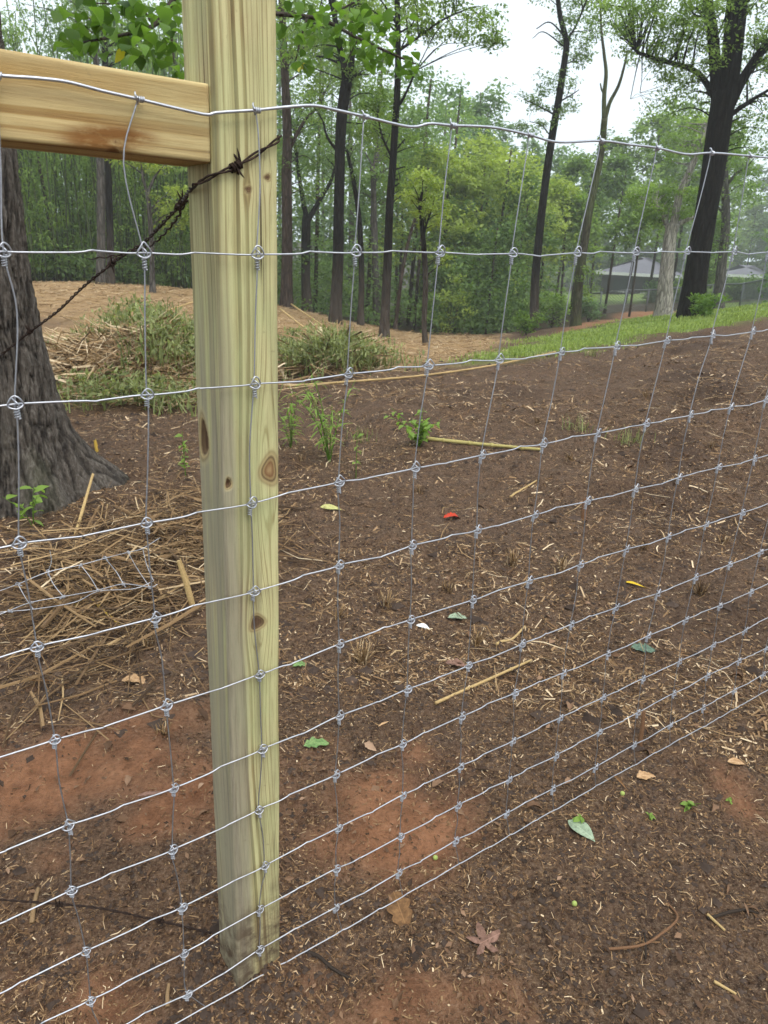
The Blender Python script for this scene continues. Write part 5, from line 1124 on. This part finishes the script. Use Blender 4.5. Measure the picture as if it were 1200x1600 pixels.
stub('split cut cane stub leaning left, behind the fallen mesh', 303, 946, 279, 876, 0.011, cane_m)
stub('thin brown stake leaning in the soil under the lowest wires', 1000, 1168, 1006, 1112, 0.006, stick_m)
stub('short brown cut stub standing on the soil left of the yellow curled leaf', 912, 812, 914, 778, 0.013, stick_m)
stub('stubby yellow cut stem near the foot of the furrowed trunk', 152, 706, 148, 688, 0.010, yel_m)

# tufts of cut stubble
def stubble(label, px, py, h, n, spread, seed, group=None, tint=0.4):
    r = np.random.default_rng(seed); a = ground(px, py); root = thing('stubble_tuft', a, label, 'stubble', group); mb = MB(); ang = r.uniform(0, 6.283, n); q = r.uniform(0, 1, n)
    c = np.stack([np.cos(ang) * spread * q * .5, np.sin(ang) * spread * q * .5, h * 0.35 * np.ones(n)], -1); yaw = ang; L = h * r.uniform(0.6, 1.2, n)
    strips(mb, c, L, r.uniform(0.002, 0.005, n), r, 1.15, 0.28, yaw=yaw, bend=0.1, tint=tint); tag(obj('stalks', mb.mesh('stalks', False), straw_m, root), kind='stuff')
stubble('bushy tuft of tan stubble just right of the post at mid height', 566, 1036, 0.085, 60, 0.07, 1, tint=0.5)
stubble('tall tan stubble tuft standing alone left of the yellow curled leaf', 800, 885, 0.085, 45, 0.06, 2, tint=0.5)
stubble('small orange stubble tuft above the split cane', 746, 1008, 0.06, 34, 0.04, 3, tint=0.45)
stubble('brown stubble with a flat strip beside it, right of the post', 604, 948, 0.07, 34, 0.06, 4, tint=0.45)
stubble('dark brown stubble tuft right of the yellow curled leaf', 1092, 930, 0.07, 44, 0.06, 5, tint=0.25)
stubble('thin stubble tuft between the short brown stub and the tall tuft', 878, 890, 0.07, 26, 0.05, 6, tint=0.45)
for i, (px, py, lb) in enumerate(((1005, 860, 'dark low stubble above the yellow curled leaf'), (530, 965, 'low stubble close to the post, right above the bushy tuft'), (700, 925, 'low stubble halfway between the white scrap and the tall tuft'),
        (1060, 755, 'low stubble near the right edge, above the dark brown tuft'), (840, 660, 'low stubble beyond the greenish cane'), (1130, 850, 'low stubble at the right edge beside the dark brown tuft'), (470, 720, 'low stubble beside the right edge of the post, below the feathery shoot'),
        (655, 770, 'low stubble left of the red scrap'), (230, 1010, 'low stubble below the fallen mesh, left of the post'), (255, 1150, 'low stubble on the red clay left of the post'), (890, 720, 'low stubble just above the short brown stub'), (1110, 700, 'low stubble far right, behind the fence'), (1010, 620, 'faint far stubble on the smooth soil at right'))):
    stubble(lb, px, py, 0.05, 22, 0.06, 20 + i, 'small tufts of cut stubble', tint=0.33)

# single fallen leaves and scraps
def flat_mat(name, a, b, rough=0.65):
    """dead leaf: blotched and veined"""
    m = Mat(name); n1_ = m.noise(55, 5, 0.7, m.coord('Object')); n2_ = m.noise(160, 4, 0.6, m.coord('Object'))
    c = m.ramp(n1_, [(0.32, tuple(x * 0.55 for x in a[:3])), (0.5, a), (0.68, b)]); c = m.mix(m.mapr(n2_, 0.56, 0.7, 0, 0.6), c, (0.07, 0.042, 0.022, 1))
    sx_ = m.n('SeparateXYZ'); m.l(m.coord('Object'), sx_.inputs[0]); rib = m.mapr(m.math('ABSOLUTE', sx_.outputs[1]), 0.0, 0.0014, 0.55, 0.0); c = m.mix(rib, c, tuple(min(1, x * 1.3) for x in b[:3]) + (1,))
    m.color(c); m.rough(rough); m.bump(n1_, 0.7, 0.003); return m.m
lm_y = flat_mat('leaf_pale_yellow', (0.42, 0.40, 0.15, 1), (0.50, 0.48, 0.21, 1)); lm_g = flat_mat('leaf_green', (0.14, 0.23, 0.08, 1), (0.24, 0.33, 0.13, 1)); lm_pg = flat_mat('leaf_pale_underside', (0.25, 0.31, 0.21, 1), (0.33, 0.39, 0.27, 1))
lm_b = flat_mat('leaf_brown', (0.16, 0.085, 0.038, 1), (0.26, 0.14, 0.06, 1)); lm_p = flat_mat('leaf_pink_brown', (0.17, 0.095, 0.068, 1), (0.27, 0.155, 0.115, 1)); lm_t = flat_mat('leaf_tan', (0.40, 0.24, 0.12, 1), (0.52, 0.34, 0.19, 1)); lm_bg = flat_mat('leaf_blue_green_dry', (0.09, 0.14, 0.10, 1), (0.15, 0.20, 0.14, 1))
lm_r = simple_mat('red_plastic', (0.42, 0.045, 0.02, 1), 0.45, var=0.3); lm_w = simple_mat('white_scrap', (0.72, 0.72, 0.70, 1), 0.6, var=0.05); lm_yel = flat_mat('leaf_strong_yellow', (0.6, 0.40, 0.03, 1), (0.72, 0.5, 0.05, 1))
def fallen(label, px, py, Lpx, kind, mat, ang, seed=0, tilt=0.1, curl=0.25, fold=0.2, name='fallen_leaf', cat='leaf', lift=0.006):
    """one leaf lying on the soil; ang is the heading of its tip in degrees"""
    a = ground(px, py); dep = (a - CAM) @ F; L = Lpx * dep / FPX
    v, q = leaf_shape(kind, 1.0, fold, curl, 14, seed); v = v * L; v[:, 0] -= L / 2
    me = make_mesh(name, v, q, attrs=dict(tint=np.full(len(v), 0.5))); o = obj(name, me, mat); o.location = a + ZUP * (lift + 0.04 * L * 0 + curl * L * 0.16); o.rotation_euler = (tilt, tilt * 0.5, math.radians(ang)); tag(o, label, cat); return o
fallen('pale yellow oval leaf lying on the soil just right of the post', 517, 796, 34, 'ovate', lm_y, 5, 1)
fallen('bright green curled leaf at the foot of the post, right side', 497, 1166, 46, 'torn', lm_g, 20, 2, curl=0.5)
fallen('torn pale green leaf lying underside up outside the fence', 908, 1300, 50, 'ovate', lm_pg, -45, 3)
fallen('brown lobed leaf standing on its tip under the bottom wire', 624, 1424, 60, 'oak', lm_b, -70, 4, tilt=0.3)
fallen('tan crumpled leaf lying in the soil left of the post', 213, 1067, 44, 'torn', lm_t, 10, 5, curl=0.6)
fallen('strong yellow curled leaf on the soil beyond the fence', 993, 917, 40, 'narrow', lm_yel, -10, 6, fold=0.8, curl=0.3)
fallen('blue-green withered leaf on the soil near the right side', 1008, 1017, 46, 'torn', lm_bg, 0, 7)
fallen('broad tan leaf lying above the torn pale green leaf', 1010, 1216, 36, 'torn', lm_t, 15, 8, curl=0.4)
fallen('small tan leaf lying by itself toward the right edge', 1150, 1194, 28, 'ovate', lm_t, 0, 9)
fallen('pink-brown broad leaf on the soil above the split cane', 713, 1040, 36, 'torn', lm_p, 0, 10)
fallen('small green leaf lying close to the post, right of it', 470, 1041, 28, 'torn', lm_g, 30, 11)
fallen('brown rolled leaf beside the small green nut', 968, 1226, 34, 'narrow', lm_b, -60, 12, fold=1.2)
fallen('long pinkish leaf lying below a wire knot left of the post', 240, 1243, 50, 'narrow', lm_p, 25, 13)
fallen('brown curled leaf lying at the left under the straw', 70, 1068, 46, 'narrow', lm_b, 5, 14, fold=0.9)
fallen('red torn scrap of plastic lying on the soil', 707, 811, 30, 'torn', lm_r, 20, 15, curl=0.5, fold=0.6, name='plastic_scrap', cat='scrap')
fallen('small white scrap lying by the stubble right of the post', 661, 981, 22, 'ovate', lm_w, -15, 16, name='paper_scrap', cat='scrap')
fallen('pale withered frond lying on the soil above the pink-brown leaf', 716, 967, 36, 'torn', lm_pg, 15, 17)
fallen('pale wood flake lying right of the bright green leaf', 600, 1133, 28, 'narrow', lm_t, 50, 18, fold=0.1, name='wood_flake', cat='wood flake')
# star-shaped leaf
a = ground(755, 1478); dep = (a - CAM) @ F; L = 28 * dep / FPX; mb = MB(); th = np.linspace(0, 2 * np.pi, 40, endpoint=False); rad = L * (0.30 + 0.70 * np.abs(np.cos(2.5 * th)) ** 1.6) * (1 + 0.18 * np.sin(th + 1)) * (1 + 0.12 * np.sin(11 * th))
v = np.stack([rad * np.cos(th), rad * np.sin(th), 0.12 * L * np.sin(3 * th) * rad / L], -1); mb.add(np.concatenate([v, [[0, 0, 0.02 * L]]]), None, [[i, (i + 1) % 40, 40] for i in range(40)], tint=0.5)
o = obj('fallen_leaf', mb.mesh('star_leaf'), lm_p); o.location = a + ZUP * 0.012; o.rotation_euler = (0.08, -0.06, 0.5); tag(o, 'star-shaped pinkish brown leaf lying flat below the bottom wire', 'leaf')
# green nuts
nut_m = simple_mat('green_nut', (0.30, 0.36, 0.10, 1), 0.4)
for (px, py, lb) in ((972, 1243, 'small round green nut beside the rolled brown leaf'), (897, 1415, 'tiny yellow-green nut alone on the soil lower right'), (680, 1343, 'tiny green nut on the red clay under the wires')):
    a = ground(px, py); mb = MB(); t_ = np.linspace(0.02, np.pi - 0.02, 9); mb.tube([[0, 0, -0.006 * math.cos(k)] for k in t_], [0.006 * math.sin(k) for k in t_], 12)
    o = obj('green_nut', mb.mesh('green_nut'), nut_m); o.location = a + ZUP * 0.006; tag(o, lb, 'nut')

# seedlings and young weeds
def seedling(name, label, px, py, h, nst, nleaf, L, kind, mat, seed, lean=0.3, tint=0.6, cat='weed', top=None):
    rr = np.random.default_rng(seed); a = ground(px, py); root = thing(name, a, label, cat)
    lv, lq = leaf_shape(kind, 1.0, 0.2, 0.5, 6, seed); st = MB()
    me = make_mesh('leaf', lv, lq, attrs=dict(tint=np.full(len(lv), tint))); me.materials.append(mat)
    for s in range(nst):
        yw = rr.uniform(0, 6.283); ln = rr.normal(0, lean); e = np.array([math.cos(yw) * ln * h, math.sin(yw) * ln * h * 0.6, h * rr.uniform(0.6, 1.0)])
        if top is not None and s == 0: e = at(*top, math.hypot(a[0], a[1])) - a
        pp = catmull([[0, 0, -0.01], e * np.array([.35, .35, .55]), e], 5); st.tube(pp, np.linspace(0.0016, 0.0006, len(pp)) * (1 + h * 3), 5, cap=False)
        for k in range(nleaf):
            t = rr.uniform(0.25, 1.0); p = pp[int(t * (len(pp) - 1))]; o = obj('leaf', me, None, root); o.location = p; sc = L * rr.uniform(0.6, 1.1); o.scale = (sc, sc, sc); o.rotation_euler = (rr.normal(0, 0.3), rr.normal(0.1, 0.4), rr.uniform(0, 6.283))
    obj('stem', st.mesh('stem'), mat, root)
sd_m = leaf_mat('seedling_leaf', (0.13, 0.23, 0.04, 1), (0.32, 0.46, 0.11, 1), 0.5)
seedling('bamboo_shoot', 'tall feathery green bamboo shoot arching just right of the post', 515, 722, 0.60, 6, 22, 0.095, 'narrow', sd_m, 1, 0.42, top=(468, 585))
seedling('bamboo_shoot', 'low feathery bamboo shoot touching the right edge of the post', 455, 700, 0.40, 5, 16, 0.085, 'narrow', sd_m, 2, 0.6)
seedling('young_weed', 'small bushy green weed at mid distance, left of the greenish cane', 655, 697, 0.24, 11, 12, 0.055, 'ovate', sd_m, 3, 0.45)
seedling('young_weed', 'thin upright seedling stem below the feathery shoot', 556, 748, 0.30, 1, 9, 0.045, 'ovate', sd_m, 4, 0.05)
seedling('young_weed', 'thin green seedling between the furrowed trunk and the post', 290, 745, 0.32, 2, 9, 0.05, 'ovate', sd_m, 5, 0.1)
seedling('young_weed', 'bright leafy seedling growing on the roots of the furrowed trunk', 52, 822, 0.20, 3, 6, 0.075, 'ovate', sd_m, 6, 0.35)
seedling('young_weed', 'green seedling above the torn pale green leaf', 906, 1284, 0.022, 2, 4, 0.022, 'ovate', sd_m, 7, 0.5)
seedling('young_weed', 'pair of green seedlings near the right edge below the tan leaf', 1074, 1262, 0.03, 4, 4, 0.020, 'ovate', sd_m, 8, 0.8)
seedling('young_weed', 'tiny seedling left of the pair of green seedlings', 1016, 1280, 0.015, 2, 3, 0.014, 'ovate', sd_m, 9, 0.6)
seedling('young_weed', 'tiny seedling at the far right of the soil', 1141, 1253, 0.015, 2, 3, 0.014, 'ovate', sd_m, 10, 0.6)
for i, (px, py, lb) in enumerate(((900, 672, 'small pale grass tuft on the bare soil right of the greenish cane'), (985, 692, 'small dark grass tuft on the soil at right'), (925, 556, 'small grass tuft at the edge of the bare soil'), (560, 690, 'grass tuft beside the bushy weed'), (130, 640, 'grass tuft right behind the furrowed trunk'))):
    r = np.random.default_rng(60 + i); a = ground(px, py); root = thing('grass_tuft', a, lb, 'grass tuft'); mb = MB(); n = 40
    blades(mb, r.normal(0, 0.05, n), r.normal(0, 0.05, n), r.uniform(0.05, 0.13, n), r.uniform(0.003, 0.006, n), r, 0.6, 0.5, 0.3, np.zeros(n)); tag(obj('blades', mb.mesh('blades', False), weed_m, root), kind='stuff')

# ------------------------------------------------------------------ old crumpled mesh and rusty wire on the ground
old = thing('fallen_mesh', ground(120, 940), 'crumpled piece of old wire mesh lying on the straw at left', 'wire mesh'); off = np.array(old.location)
def om(px, py, lift):
    p = ground(px, py); k = 1 - lift / CAMZ                 # raised along its own sight line, so a little nearer
    return CAM + (p - CAM) * k - off
L1 = [(-40, 935), (-5, 925), (28, 913), (75, 894), (126, 882), (164, 872), (200, 863), (223, 857), (250, 840)]; L2 = [(-20, 968), (15, 954), (49, 941), (99, 932), (152, 922), (193, 913), (234, 917), (246, 913)]; L3 = [(-30, 960), (7, 956), (52, 952), (116, 941), (154, 924), (210, 920), (240, 908)]
for ln, lf in ((L1, 0.15), (L2, 0.105), (L3, 0.09)):
    mb = MB(); mb.tube(catmull([om(*p, lf + wr.uniform(-.008, .008)) for p in ln], 5), 0.0014, 6); obj('line_wire', mb.mesh('line_wire'), galv, old)
for a, b in (((28, 913), (52, 952)), ((75, 894), (99, 932)), ((126, 882), (154, 924)), ((164, 872), (193, 913)), ((200, 863), (234, 917)), ((75, 894), (78, 860)), ((223, 857), (240, 908))):
    mb = MB(); mb.tube(catmull([om(*a, 0.15), om((a[0] + b[0]) / 2 + wr.uniform(-4, 4), (a[1] + b[1]) / 2, 0.13), om(*b, 0.10)], 5), 0.0012, 6); obj('stay_wire', mb.mesh('stay_wire'), galv, old)
for p in L1[2:7] + L2[1:7]:
    o = obj('knot', KM[1], galv, old); o.location = om(*p, 0.15 if p in L1 else 0.105); o.rotation_euler = (wr.uniform(-1, 1), wr.uniform(-1, 1), wr.uniform(-1, 1)); o.scale = (0.75,) * 3
rw = thing('rusty_wire', ground(160, 1432), 'dark rusty barbed strand lying on the soil in the lower left', 'barbed wire'); off = np.array(rw.location)
P = catmull([ground(*p) + ZUP * l - off for p, l in (((-40, 1405), .02), ((0, 1416), .02), ((80, 1428), .03), ((160, 1436), .03), ((250, 1450), .02), ((330, 1462), .008))], 12)
for ph in (0, math.pi):
    mb = MB(); mb.tube(helix_pair(P, 0.0016, 0.05, ph), 0.0015, 6); obj('strand', mb.mesh('strand'), rust, rw)
for k in (26, 48): barb(rw, P[k], P[k + 1] - P[k - 1], k, 0.9)

#@@HAZE
hm = bpy.data.materials.new('haze_air'); hm.use_nodes = True; hm.node_tree.nodes.clear()
pv = hm.node_tree.nodes.new('ShaderNodeVolumePrincipled'); pv.inputs['Color'].default_value = (0.97, 0.99, 1.0, 1); pv.inputs['Density'].default_value = 0.0018; pv.inputs['Anisotropy'].default_value = 0.2
ho = hm.node_tree.nodes.new('ShaderNodeOutputMaterial'); hm.node_tree.links.new(pv.outputs[0], ho.inputs['Volume'])
mb = MB(); mb.box((0, 76, 17), (330, 200, 62)); tag(obj('haze', mb.mesh('haze', False), hm), 'thin damp haze hanging over the clearing and woods', 'haze', kind='stuff')
